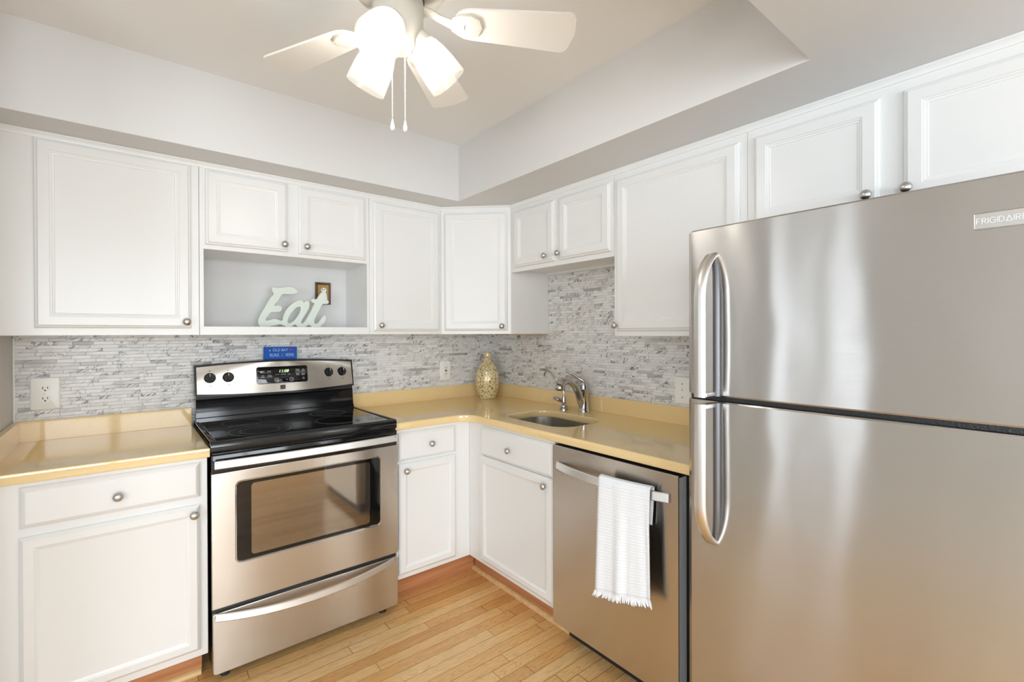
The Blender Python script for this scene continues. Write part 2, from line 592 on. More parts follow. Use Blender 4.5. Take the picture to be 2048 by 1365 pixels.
bm = bmesh.new(); box(bm, XL - 0.11, 0.1, -4.3, 0.1, -0.10, 0.0); structure('floor', bm, M['floor'])
bm = bmesh.new(); box(bm, XW - 0.1, XL - 0.11, YW - 0.1, 0.1, -0.10, 0.0); box(bm, XL - 0.11, 0.1, YW - 0.1, -4.3, -0.10, 0.0); structure('floor', bm, M['carpet'])
bm = bmesh.new(); box(bm, XW - 0.1, 0.1, YW - 0.1, 0.1, ZC, ZC + 0.1); structure('ceiling', bm, M['ceil'])
bm = bmesh.new(); box(bm, XW - 0.1, 0.1, 0.0, 0.1, 0.0, ZC); structure('wall_back', bm, M['wall'])
bm = bmesh.new(); box(bm, 0.0, 0.1, YW, 0.0, 0.0, ZC); structure('wall_right', bm, M['wall'])
bm = bmesh.new(); box(bm, XL - 0.11, XL, -1.0, 0.0, 0.0, ZC); structure('wall_left', bm, M['wall'])


def wall_with_hole(name, axis, pos, a0, a1, h0, h1, z0, z1, th=0.1):
    bm = bmesh.new()
    for (p0, p1, q0, q1) in ((a0, h0, 0, ZC), (h1, a1, 0, ZC), (h0, h1, 0, z0), (h0, h1, z1, ZC)):
        if p1 - p0 < 1e-4 or q1 - q0 < 1e-4:
            continue
        if axis == 'x':
            box(bm, pos - th, pos, p0, p1, q0, q1)
        else:
            box(bm, p0, p1, pos - th, pos, q0, q1)
    return structure(name, bm, M['wall'])


bm = bmesh.new()
for p0, p1, q0, q1 in ((YW, -5.45, 0, ZC), (-5.45, -3.15, 0, 0.55), (-5.45, -3.15, 2.15, ZC), (-3.15, -1.35, 0, ZC), (-1.35, -0.41, 2.31, ZC), (-0.41, 0.0, 0, ZC)):
    box(bm, XW - 0.1, XW, p0, p1, q0, q1)
structure('wall_livingroom', bm, M['wall'])
wall_with_hole('wall_rear', 'y', YW, XW, 0.0, -3.5, -0.9, 0.55, 2.15)


def window(name, axis, pos, h0, h1, z0, z1, bars):
    bm = bmesh.new()
    f = 0.05

    def bar(p0, p1, q0, q1):
        if axis == 'x':
            box(bm, pos - 0.08, pos - 0.02, p0, p1, q0, q1, 0.004)
        else:
            box(bm, p0, p1, pos - 0.08, pos - 0.02, q0, q1, 0.004)
    bar(h0, h0 + f, z0, z1); bar(h1 - f, h1, z0, z1)
    bar(h0, h1, z0, z0 + f); bar(h0, h1, z1 - f, z1)
    for b in bars:
        bar(b - 0.05, b + 0.05, z0, z1)
    o = structure(name, bm, M['vinyl'])
    bm = bmesh.new()
    if axis == 'x':
        box(bm, pos - 0.052, pos - 0.048, h0 + f, h1 - f, z0 + f, z1 - f)
    else:
        box(bm, h0 + f, h1 - f, pos - 0.052, pos - 0.048, z0 + f, z1 - f)
    finish('glass_pane', bm, M['pane'], o)


window('window_1', 'x', XW, -1.35, -0.41, 0.0, 2.31, [-0.915, -0.84])
window('window_added', 'x', XW, -5.45, -3.15, 0.55, 2.15, [-4.3])  # unseen window added so the side fill can reach the right-wall cabinets
window('window_2', 'y', YW, -3.5, -0.9, 0.55, 2.15, [-2.2])

# soffits round the raised ceiling tray
YT = -2.283
bm = bmesh.new(); box(bm, XL, 0.0, -0.493, 0.0, ZS, ZC); structure('trim_1', bm, M['wall'])
bm = bmesh.new(); box(bm, -0.599, 0.0, YT, -0.493, ZS, ZC); structure('trim_2', bm, M['wall'])
bm = bmesh.new(); box(bm, XL, 0.0, -3.4, YT, ZS, ZC); structure('trim_3', bm, M['wall'])

# crown strip above the wall cabinets
bm = bmesh.new()
k = 0.4142
path = [((XL + 0.0, -0.311), (0, -1)), ((-0.607, -0.311), (-k, -1)), ((-0.311, -0.607), (-1, -k)), ((-0.311, -2.87), (-1, 0))]
prof = [(-0.004, 2.078), (0.005, 2.078), (0.006, 2.082), (0.008, 2.087), (0.012, 2.0925), (0.0145, 2.0945), (0.0145, 2.1005), (-0.004, 2.1005)]
loft(bm, [[Vector((p[0] + d[0] * o, p[1] + d[1] * o, z)) for o, z in prof] for p, d in path])
structure('trim_4', bm, M['white'])

# tiled splashback, right behind the worktop lip
bm = bmesh.new(); box(bm, XL + 0.004, 0.0, -0.008, 0.0, 0.90, 1.352)
structure('trim_5', bm, M['tile'])
bm = bmesh.new(); box(bm, 0.009, 2.05, -0.008, 0.0, 0.90, 1.72)
o = structure('trim_6', bm, M['tile'])
o.rotation_euler = (0, 0, -PI / 2)
bm = bmesh.new()
tube(bm, [(XL + 0.004, -0.006, 0.99), (XL + 0.004, -0.006, 1.335)], 0.004, 8)
structure('trim_7', bm, M['plate'])


# ------------------------------------------------------------------ cabinets (local frame: x right, y into the wall, z up)
def rect_ring(x0, x1, z0, z1, i, y):
    return [(x0 + i, y, z0 + i), (x1 - i, y, z0 + i), (x1 - i, y, z1 - i), (x0 + i, y, z1 - i)]


P_UP = [(0, 0), (0, -0.009), (0.003, -0.0125), (0.009, -0.0145), (0.0115, -0.019), (0.042, -0.019), (0.0435, -0.0165), (0.048, -0.016), (0.0495, -0.0135), (0.055, -0.0125), (0.0565, -0.0105)]
P_LOW = [(0, 0), (0, -0.010), (0.003, -0.013), (0.008, -0.016), (0.011, -0.019), (0.034, -0.019), (0.039, -0.0165), (0.047, -0.0115), (0.049, -0.0110)]
P_DRW = [(0, 0), (0, -0.008), (0.003, -0.011), (0.010, -0.0165), (0.015, -0.019)]


def knob(parent, x, y, z):
    bm = bmesh.new()
    m = Matrix.Translation((x, y, z)) @ Matrix.Rotation(PI / 2, 4, 'X')
    lathe(bm, [(0.0, -0.001), (0.0075, -0.001), (0.0065, 0.004), (0.005, 0.010), (0.0075, 0.014), (0.0145, 0.0165), (0.0155, 0.0185), (0.0140, 0.0225), (0.0095, 0.0265), (0.004, 0.0282), (0.0, 0.0285)], 24, m, False, False)
    return finish('knob', bm, M['nickel'], parent, 50)


def door(parent, name, x0, x1, z0, z1, prof, kn=None):
    bm = bmesh.new()
    loft(bm, [rect_ring(x0, x1, z0, z1, i, y) for i, y in prof])
    o = finish(name, bm, M['white'], parent, 20)
    if kn:
        knob(o, kn[0], -0.019, kn[1])
    return o


def simple_body(parent, w, d, z0, z1, y0=0.0):
    bm = bmesh.new()
    box(bm, 0.0006, w - 0.0006, y0, d, z0, z1, 0.0015)
    return finish('cabinet_body', bm, M['white'], parent)


UD = 0.311
ZB, ZT = 1.346, 2.085

# 1 left wall cabinet
c = thing('wall_cabinet', 'white wall cabinet with one wide door, leftmost, left of the open niche', 'cabinet', (XL, -UD, ZB), 0, 'white wall cabinets')
simple_body(c, 0.605, UD - 0.010, 0, ZT - ZB)
door(c, 'cabinet_door', -2.323 - XL, -1.845 - XL, 0.029, 0.731, P_UP, (-1.863 - XL, 0.057))

# 2 wall cabinet over the open niche
c = thing('wall_cabinet', 'white wall cabinet with two small doors above the open niche over the stove', 'cabinet', (-1.815, -UD, ZB), 0, 'white wall cabinets')
w = 0.765
bm = bmesh.new()
zb = -ZB
box(bm, 0.0006, w - 0.0006, 0, UD - 0.002, 1.724 + zb, ZT + zb, 0.0015)
box(bm, 0.0006, 0.016, 0, UD - 0.002, 0.036, 1.724 + zb)
box(bm, w - 0.014, w - 0.0006, 0, UD - 0.002, 0.036, 1.724 + zb)
box(bm, 0.0006, w - 0.0006, 0, 0.019, 0, 0.038, 0.0015)
box(bm, 0.0006, w - 0.0006, 0.017, UD - 0.002, 0.020, 0.0385)
finish('cabinet_body', bm, M['white'], c)
door(c, 'cabinet_door', -1.793 + 1.815, -1.460 + 1.815, 1.744 + zb, 2.072 + zb, P_UP, (-1.476 + 1.815, 1.777 + zb))
door(c, 'cabinet_door', -1.410 + 1.815, -1.077 + 1.815, 1.742 + zb, 2.070 + zb, P_UP, (-1.375 + 1.815, 1.777 + zb))

# 3 narrow wall cabinet
c = thing('wall_cabinet', 'white tall narrow wall cabinet between the open niche and the corner cabinet', 'cabinet', (-1.05, -UD, ZB), 0, 'white wall cabinets')
simple_body(c, 0.443, UD - 0.010, 0, ZT - ZB)
door(c, 'cabinet_door', -1.030 + 1.05, -0.627 + 1.05, 0.019, 0.717, P_UP, (-0.994 + 1.05, 0.049))

# 4 diagonal corner cabinet
c = thing('corner_wall_cabinet', 'white corner wall cabinet set diagonally above the gold vase', 'cabinet', (-0.607, -UD, ZB), -PI / 4, 'white wall cabinets')
L = (0.607 - 0.311) * math.sqrt(2)
rot = Matrix.Rotation(PI / 4, 4, 'Z')
poly = [(-0.6065, -0.311), (-0.311, -0.6065), (-0.010, -0.6065), (-0.010, -0.010), (-0.6065, -0.010)]
bm = bmesh.new()
loc = [rot @ Vector((x + 0.607, y + UD, 0)) for x, y in poly]
loft(bm, [[v + Vector((0, 0, 0)) for v in loc], [v + Vector((0, 0, ZT - ZB)) for v in loc]])
bd = finish('cabinet_body', bm, M['white'], c)
door(c, 'cabinet_door', 0.022, L - 0.022, 0.020, 0.715, P_UP, (L - 0.052, 0.046))
bm = bmesh.new()
loc2 = [rot @ Vector((x + 0.607, y + UD, 0)) for x, y in ((-0.33, -0.606), (-0.012, -0.606), (-0.012, -0.30), (-0.2, -0.30))]
loft(bm, [[v + Vector((0, 0, -0.006)) for v in loc2], [v + Vector((0, 0, -0.0005)) for v in loc2]])
finish('bottom_board', bm, M['raw'], c, label='bare wooden underside')

# 5 short cabinet over the sink (right wall: local x runs towards -y)
RB = -PI / 2
c = thing('wall_cabinet', 'short white wall cabinet with two small doors above the sink', 'cabinet', (-UD, -0.607, 1.705), RB, 'white wall cabinets')
bm = bmesh.new()
w = 0.763
box(bm, 0.0006, w - 0.0006, 0, UD - 0.010, 0.019, ZT - 1.705, 0.0015)
box(bm, 0.0006, w - 0.0006, 0, 0.019, 0, 0.021, 0.001)
box(bm, 0.0006, w - 0.0006, UD - 0.03, UD - 0.010, 0.004, 0.021)
finish('cabinet_body', bm, M['white'], c)
door(c, 'cabinet_door', 0.043, 0.376, 0.025, 0.347, P_UP, (0.318, 0.057))
door(c, 'cabinet_door', 0.413, 0.749, 0.025, 0.346, P_UP, (0.418, 0.058))

# 6 tall one beside the fridge
c = thing('wall_cabinet', 'white tall wall cabinet between the sink and the fridge', 'cabinet', (-UD, -1.370, 1.335), RB, 'white wall cabinets')
simple_body(c, 0.609, UD - 0.010, 0, ZT - 1.335)
door(c, 'cabinet_door', 0.021, 0.584, 0.024, 0.714, P_UP, (0.026, 0.049))

# 7 over the fridge
c = thing('wall_cabinet', 'white low wall cabinet with two doors above the fridge', 'cabinet', (-UD, -1.979, 1.715), RB, 'white wall cabinets')
simple_body(c, 0.89, UD - 0.010, 0, ZT - 1.715)
door(c, 'cabinet_door', 0.029, 0.395, 0.014, 0.332, P_UP, (0.366, 0.046))
door(c, 'cabinet_door', 0.450, 0.816, 0.014, 0.332, P_UP, (0.460, 0.046))

# base cabinets
BD = 0.610
ZCB = 0.876


def toe_board(parent, x0, x1, h=0.115):
    bm = bmesh.new()
    box(bm, x0, x1, 0.090, 0.108, 0.0, h, 0.001)
    return finish('toe_board', bm, M['toe'], parent, label='red-brown bare wooden toe board')


c = thing('base_cabinet', 'white base cabinet with a drawer over a door, left of the stove', 'cabinet', (XL, -BD, 0), 0, 'white base cabinets')
w = -1.822 - XL
simple_body(c, w, BD - 0.006, 0.116, ZCB)
toe_board(c, 0.001, w - 0.012)
door(c, 'drawer', -2.328 - XL, -1.847 - XL, 0.730, 0.861, P_DRW, (-2.087 - XL, 0.787))
door(c, 'cabinet_door', -2.330 - XL, -1.848 - XL, 0.146, 0.701, P_LOW, (-1.868 - XL, 0.669))

c = thing('base_cabinet', 'white narrow base cabinet right of the stove, running into the corner', 'cabinet', (-1.043, -BD, 0), 0, 'white base cabinets')
w = 1.043 - 0.6095
simple_body(c, w, BD - 0.006, 0.134, ZCB)
toe_board(c, 0.001, 1.043 - 0.521, 0.133)
door(c, 'drawer', 0.010, 0.336, 0.719, 0.860, P_DRW, (0.185, 0.788))
door(c, 'cabinet_door', 0.010, 0.337, 0.160, 0.706, P_LOW, (0.045, 0.672))

c = thing('base_cabinet', 'white base cabinet with a wide door under the sink, left of the dishwasher', 'cabinet', (-BD, -0.610, 0), RB, 'white base cabinets')
w = 1.282 - 0.610
bm = bmesh.new()
box(bm, -0.0008, w, 0.0, 0.02, 0.134, ZCB)
box(bm, w - 0.018, w, 0.018, BD - 0.006, 0.134, ZCB)
box(bm, 0.0006, w, 0.018, BD - 0.006, 0.134, 0.150)
finish('cabinet_body', bm, M['white'], c)
toe_board(c, -0.088, w, 0.133)
door(c, 'drawer', 0.131, 0.670, 0.713, 0.862, P_DRW, (0.375, 0.781))
door(c, 'cabinet_door', 0.122, 0.668, 0.158, 0.708, P_LOW, (0.629, 0.673))

# shoe mouldings on the floor
bm = bmesh.new()
q = [(0, 0), (0.016, 0), (0.0155, 0.006), (0.013, 0.012), (0.008, 0.017), (0, 0.019)]
loft(bm, [[Vector((-0.5205 - a, y, b)) for a, b in q] for y in (-0.522, -1.372)])
o = structure('baseboard_right', bm, M['shoe'])
bm = bmesh.new()
loft(bm, [[Vector((x, -0.5205 - a, b)) for a, b in q] for x in (XL + 0.001, -1.838)])
structure('baseboard_back', bm, M['shoe'])

# ------------------------------------------------------------------ worktops
ZK = 0.9127


def arc(cx, cy, r, a0, a1, n=10):
    return [(cx + r * math.cos(math.radians(a0 + (a1 - a0) * i / n)), cy + r * math.sin(math.radians(a0 + (a1 - a0) * i / n))) for i in range(n + 1)]


t = thing('worktop', 'tan L-shaped worktop with a sink cut-out, right of the stove', 'countertop', (-0.6, -0.6, ZCB), 0, 'tan worktops')
outer = [(-1.046, -0.010), (-1.046, -0.622)] + arc(-0.622 - 0.095, -0.622 - 0.095, 0.095, 90, 0) + [(-0.622, -1.935), (-0.010, -1.935), (-0.010, -0.010)]
hole = rrect(-0.528, -0.205, -1.245, -0.772, 0.105, 8)
me = curve_mesh([[(x + 0.6, y + 0.6) for x, y in outer], [(x + 0.6, y + 0.6) for x, y in hole]], ZK - ZCB - 0.0004, 0.005)
link_mesh('slab', me, M['counter'], t)
bm = bmesh.new()
lz = ZK - ZCB
box(bm, -1.046 + 0.6, -0.010 + 0.6, -0.030 + 0.6, -0.010 + 0.6, lz - 0.001, lz + 0.084, 0.0015)
box(bm, -0.030 + 0.6, -0.010 + 0.6, -1.935 + 0.6, -0.030 + 0.6, lz - 0.001, lz + 0.084, 0.0015)
finish('splash_lip', bm, M['counter'], t)

t = thing('worktop', 'short tan worktop over the base cabinet left of the stove', 'countertop', (XL, -0.6, ZCB), 0, 'tan worktops')
me = curve_mesh([[(0.002, 0.59), (0.002, -0.024), (-1.820 - XL, -0.024), (-1.820 - XL, 0.59)]], ZK - ZCB - 0.0004, 0.004)
link_mesh('slab', me, M['counter'], t)
bm = bmesh.new()
box(bm, 0.002, -1.820 - XL, 0.570, 0.590, lz - 0.001, lz + 0.084, 0.0015)
box(bm, 0.002, 0.022, -0.026, 0.570, lz - 0.001, lz + 0.084, 0.0015)
finish('splash_lip', bm, M['counter'], t)

# ------------------------------------------------------------------ sink, faucets
s = thing('kitchen_sink', 'stainless undermount sink bowl sunk in the tan worktop', 'sink', (-0.3665, -1.0085, ZCB - 0.17), 0)
hw, hl = 0.1665, 0.2415
bm = bmesh.new()
rings = []
for ins, z, r in ((-0.012, 0.1695, 0.115), (0.0, 0.1695, 0.105), (0.001, 0.150, 0.104), (0.004, 0.060, 0.102), (0.010, 0.020, 0.098), (0.022, 0.006, 0.09), (0.05, 0.001, 0.07), (0.12, 0.0, 0.03)):
    rings.append([Vector((x, y, z)) for x, y in rrect(-hw + ins, hw - ins, -hl + ins, hl - ins, r if ins < 0.1 else 0.04, 8)])
loft(bm, rings, False, True)
finish('basin', bm, M['bowl'], s, 50)
bm = bmesh.new()
lathe(bm, [(0.0, 0.001), (0.04, 0.001), (0.043, 0.003), (0.04, 0.005), (0.03, 0.003), (0.0, 0.002)], 24, None, False, False)
finish('drain', bm, M['chrome'], s)

f = thing('kitchen_faucet', 'chrome single-lever kitchen faucet with an arched spout behind the sink', 'faucet', (-0.088, -0.975, ZK), 0)
bm = bmesh.new()
lathe(bm, [(0.0, 0.0), (0.031, 0.0), (0.031, 0.006), (0.027, 0.012), (0.0255, 0.06), (0.025, 0.122), (0.026, 0.124), (0.026, 0.127), (0.0245, 0.130), (0.0245, 0.140), (0.021, 0.156), (0.013, 0.167), (0.0, 0.171)], 32, None, False, False)
finish('body', bm, M['chrome'], f, 50)
bm = bmesh.new()
pts = [(-0.002, 0.002, 0.020), (-0.016, 0.005, 0.055), (-0.034, 0.009, 0.105), (-0.058, 0.015, 0.148), (-0.088, 0.021, 0.171), (-0.116, 0.027, 0.175), (-0.138, 0.032, 0.166), (-0.150, 0.034, 0.150)]
tube(bm, pts, [0.022, 0.023, 0.022, 0.021, 0.021, 0.023, 0.027, 0.029], 18, [0.024, 0.023, 0.021, 0.019, 0.019, 0.020, 0.024, 0.027])
lathe(bm, [(0.0, 0.014), (0.024, 0.012), (0.0285, 0.004), (0.0285, -0.012), (0.024, -0.017), (0.0, -0.017)], 24, Matrix.Translation((-0.152, 0.0345, 0.142)), False, False)
finish('spout', bm, M['chrome'], f, 60)
bm = bmesh.new()
tube(bm, [(0.004, -0.004, 0.160), (-0.006, 0.004, 0.172), (-0.020, 0.025, 0.186), (-0.036, 0.052, 0.205), (-0.048, 0.074, 0.216), (-0.053, 0.084, 0.218)], [0.013, 0.014, 0.011, 0.010, 0.011, 0.008], 14, [0.011, 0.011, 0.008, 0.007, 0.007, 0.005])
finish('lever', bm, M['chrome'], f, 60)

f = thing('filter_tap', 'small chrome water filter tap with a thin hooked spout, left of the main faucet', 'tap', (-0.125, -0.855, ZK), 0)
bm = bmesh.new()
lathe(bm, [(0.0, 0.0), (0.026, 0.0), (0.026, 0.006), (0.020, 0.010), (0.022, 0.016), (0.020, 0.024), (0.012, 0.030), (0.012, 0.040), (0.011, 0.066), (0.009, 0.076), (0.0, 0.078)], 24, None, False, False)
finish('body', bm, M['chrome'], f, 50)
bm = bmesh.new()
pp = [(0, 0, 0.07), (0, 0, 0.10), (-0.004, 0.010, 0.125), (-0.014, 0.045, 0.168), (-0.022, 0.078, 0.205), (-0.0245, 0.091, 0.2155), (-0.026, 0.105, 0.219), (-0.027, 0.119, 0.214), (-0.027, 0.129, 0.202), (-0.027, 0.134, 0.186)]
tube(bm, pp, 0.0058, 12)
finish('spout', bm, M['chrome'], f, 60)
bm = bmesh.new()
tube(bm, [(0, 0, 0.045), (-0.014, 0.010, 0.050), (-0.030, 0.022, 0.060), (-0.042, 0.030, 0.066)], [0.010, 0.012, 0.012, 0.011], 14)
tube(bm, [(-0.038, 0.046, 0.062), (-0.046, 0.032, 0.068), (-0.046, 0.016, 0.066)], [0.005, 0.008, 0.005], 12)
finish('handle', bm, M['chrome'], f, 60)

# ------------------------------------------------------------------ vase
v = None
bm = bmesh.new()
prof = [(0.0, 0.0), (0.052, 0.0), (0.056, 0.003), (0.064, 0.03), (0.074, 0.07), (0.080, 0.105), (0.081, 0.13), (0.078, 0.155), (0.070, 0.185), (0.058, 0.213), (0.044, 0.237), (0.031, 0.256), (0.0235, 0.272), (0.0215, 0.29), (0.0225, 0.308), (0.0215, 0.310), (0.019, 0.308), (0.0185, 0.28), (0.0, 0.27)]
lathe(bm, prof, 40, None, False, False)
o = finish('vase', bm, M['vase'], None, 60)
o.location = (-0.182, -0.191, ZK)
tag(o, 'gold mosaic bottle vase with a narrow neck in the corner of the worktop', 'vase')


# ------------------------------------------------------------------ outlets and switch
def slot_set(parent, z, y=-0.0085):
    bm = bmesh.new()
    poly = []
    for a in range(0, 360, 12):
        ca, sa = math.cos(math.radians(a)), math.sin(math.radians(a))
        poly.append((0.0175 * ca, max(-0.0145, min(0.0145, 0.0185 * sa))))
    prism(bm, poly, face_frame(0, -0.0055, z), 0.0025)
    r = finish('receptacle', bm, M['plate'], parent)
    bm = bmesh.new()
    box(bm, -0.0085, -0.0060, y, -0.0075, z - 0.002, z + 0.008)
    box(bm, 0.0060, 0.0085, y, -0.0075, z - 0.001, z + 0.0075)
    prism(bm, [(0.003 * math.cos(a * PI / 6), -0.0075 + 0.003 * math.sin(a * PI / 6)) for a in range(12)], face_frame(0, -0.0075, z), 0.001)
    finish('slots', bm, M['slot'], r)


def plate(parent, w, h):
    bm = bmesh.new()
    loft(bm, [[Vector((x, y, z)) for x, z in rrect(-w / 2 + i, w / 2 - i, -h / 2 + i, h / 2 - i, 0.006, 4)] for i, y in ((0, 0), (0, -0.003), (0.002, -0.0055), (0.004, -0.006))])
    return finish('cover_plate', bm, M['plate'], parent)


p = thing('wall_outlet', 'wide white duplex outlet on the tile left of the stove', 'outlet', (-2.3245, -0.0085, 1.104), 0, 'wall outlets')
plate(p, 0.090, 0.134)
slot_set(p, 0.0215); slot_set(p, -0.0215)
bm = bmesh.new()
lathe(bm, [(0, 0), (0.003, 0), (0.002, 0.0015), (0, 0.0018)], 12, face_frame(0, -0.006, 0), False, False)
finish('screw', bm, M['nickel'], p)

p = thing('wall_outlet', 'white safety outlet with test buttons on the tile beside the gold vase', 'outlet', (-0.400, -0.0085, 1.100), 0, 'wall outlets')
plate(p, 0.078, 0.126)
bm = bmesh.new()
box(bm, -0.0165, 0.0165, -0.0085, -0.005, -0.0335, 0.0335, 0.001)
r = finish('receptacle', bm, M['plate'], p)
for s_ in (1, -1):
    zc = s_ * 0.021
    bm = bmesh.new()
    box(bm, -0.0085, -0.006, -0.0095, -0.008, zc - 0.003, zc + 0.005)
    box(bm, 0.006, 0.0085, -0.0095, -0.008, zc - 0.003, zc + 0.005)
    box(bm, -0.002, 0.002, -0.0095, -0.008, zc - 0.009, zc - 0.005)
    finish('slots', bm, M['slot'], r)
    bm = bmesh.new()
    box(bm, -0.008, 0.008, -0.0105, -0.008, s_ * 0.0035 - 0.0025, s_ * 0.0035 + 0.0025, 0.0005)
    finish('test_button', bm, M['slot'], r, label='dark test button')
    bm = bmesh.new()
    lathe(bm, [(0, 0), (0.003, 0), (0.002, 0.0015), (0, 0.0018)], 12, face_frame(0, -0.006, s_ * 0.047), False, False)
    finish('screw', bm, M['nickel'], p)

p = thing('light_switch', 'white toggle light switch on the tile, half hidden by the fridge', 'switch', (-0.0085, -1.5365, 1.0735), RB)
plate(p, 0.080, 0.126)
bm = bmesh.new()
box(bm, -0.005, 0.005, -0.0075, -0.005, -0.012, 0.012, 0.0005)
loft(bm, [[(-0.0035, -0.007, -0.002), (0.0035, -0.007, -0.002), (0.0035, -0.007, 0.006), (-0.0035, -0.007, 0.006)], [(-0.003, -0.017, 0.006), (0.003, -0.017, 0.006), (0.003, -0.016, 0.011), (-0.003, -0.016, 0.011)]])
finish('toggle', bm, M['plate'], p)
for z in (0.032, -0.032):
    bm = bmesh.new()
    lathe(bm, [(0, 0), (0.003, 0), (0.002, 0.0015), (0, 0.0018)], 12, face_frame(0, -0.006, z), False, False)
    finish('screw', bm, M['slot'], p)

# ------------------------------------------------------------------ stove (local: x right, y into wall, origin at left front foot of the body)
SX = -1.8145
g = thing('electric_stove', 'stainless and black electric stove with a glass cooktop', 'stove', (SX, -0.60, 0), 0)
W = 0.7635
bm = bmesh.new()
box(bm, 0.004, W - 0.004, 0.0, 0.565, 0.045, 0.895, 0.002)
finish('body', bm, M['black'], g)
# cooktop frame with raised rim and rounded front lip
bm = bmesh.new()
yf = -0.0395
lip = [(yf + 0.012, 0.890), (yf + 0.003, 0.892), (yf, 0.900), (yf, 0.922), (yf + 0.004, 0.930), (yf + 0.012, 0.9335), (yf + 0.028, 0.9335), (yf + 0.034, 0.9295), (0.515, 0.9295), (0.52, 0.9335), (0.57, 0.9335), (0.57, 0.890)]
loft(bm, [[Vector((x, y, z)) for y, z in lip] for x in (0.0, W)])
for x0, x1 in ((0.0, 0.018), (W - 0.018, W)):
    box(bm, x0, x1, yf + 0.02, 0.55, 0.915, 0.9345, 0.004, 2)
finish('cooktop_frame', bm, M['black'], g)
bm = bmesh.new()
box(bm, 0.022, W - 0.022, yf + 0.038, 0.512, 0.9285, 0.9308, 0.0008)
finish('cooktop_glass', bm, M['ceran'], g)


def ring(cx, cy, r):
    bm = bmesh.new()
    n = 64
    rr = [[Vector((cx + q * math.cos(2 * PI * i / n), cy + q * math.sin(2 * PI * i / n), z)) for i in range(n)] for q, z in ((r - 0.0007, 0.9306), (r - 0.0007, 0.9310), (r + 0.0007, 0.9310), (r + 0.0007, 0.9306))]
    loft(bm, rr, False, False)
    return finish('burner_ring', bm, M['grey_line'], g)


ring(0.203, 0.125, 0.120); ring(0.203, 0.125, 0.078)
ring(0.175, 0.385, 0.083)
ring(0.555, 0.155, 0.105)
ring(0.575, 0.385, 0.088)

# backguard: lower panel, step, bowed control panel
bm = bmesh.new()
sec = [(0.505, 0.930), (0.507, 0.948), (0.514, 0.951), (0.524, 1.024), (0.521, 1.030), (0.530, 1.036), (0.530, 1.062), (0.55, 1.075), (0.584, 1.075), (0.584, 0.930)]
loft(bm, [[Vector((x, y, z)) for y, z in sec] for x in (0.006, W - 0.006)])
finish('rear_panel', bm, M['black'], g)


def bow(u, v, ex=0.0, dy=0.0):
    """front of the control panel; u -1..1 across, v 0..1 up"""
    b = 1 - u * u
    zt, zb_ = 1.190 + 0.016 * b + ex, 1.064 - 0.013 * b - ex
    z = zb_ + (zt - zb_) * v
    return Vector((W / 2 + u * (W / 2 - 0.010 + ex), 0.512 - 0.014 * b + 0.030 * v + dy, z))


def panel_grid(bm, ex, y_add, back):
    nu, nv = 28, 6
    fr = [[bm.verts.new(bow(-1 + 2 * i / nu, j / nv, ex, y_add)) for j in range(nv + 1)] for i in range(nu + 1)]
    bk = [[bm.verts.new(Vector((p.co.x, back, p.co.z))) for p in row] for row in fr]
    for i in range(nu):
        for j in range(nv):
            bm.faces.new((fr[i][j], fr[i + 1][j], fr[i + 1][j + 1], fr[i][j + 1]))
            bm.faces.new((bk[i][j], bk[i][j + 1], bk[i + 1][j + 1], bk[i + 1][j]))
        bm.faces.new((fr[i][0], bk[i][0], bk[i + 1][0], fr[i + 1][0]))
        bm.faces.new((fr[i][nv], fr[i + 1][nv], bk[i + 1][nv], bk[i][nv]))
    for j in range(nv):
        bm.faces.new((fr[0][j], fr[0][j + 1], bk[0][j + 1], bk[0][j]))
        bm.faces.new((fr[nu][j], bk[nu][j], bk[nu][j + 1], fr[nu][j + 1]))


bm = bmesh.new(); panel_grid(bm, 0.009, 0.004, 0.584); finish('control_housing', bm, M['black'], g)
bm = bmesh.new(); panel_grid(bm, 0.0, -0.001, 0.56); finish('control_panel', bm, M['steel'], g)


def on_panel(x, z, out=0.0):
    """frame lying on the control panel at local x and height z: local z points to the room"""
    u = (x - W / 2) / (W / 2 - 0.010)
    b = 1 - u * u
    zt, zb_ = 1.190 + 0.016 * b, 1.064 - 0.013 * b
    v = (z - zb_) / (zt - zb_)
    p = bow(u, v, 0, -0.001)
    e = 1e-3
    dx = (bow(u + e, v) - bow(u - e, v)).normalized()
    dz = (bow(u, v + e) - bow(u, v - e)).normalized()
    nrm = dx.cross(dz).normalized()
    if nrm.y > 0:
        nrm = -nrm
    dz = nrm.cross(dx)
    return Matrix(((dx.x, dz.x, nrm.x, p.x + nrm.x * out), (dx.y, dz.y, nrm.y, p.y + nrm.y * out), (dx.z, dz.z, nrm.z, p.z + nrm.z * out), (0, 0, 0, 1)))


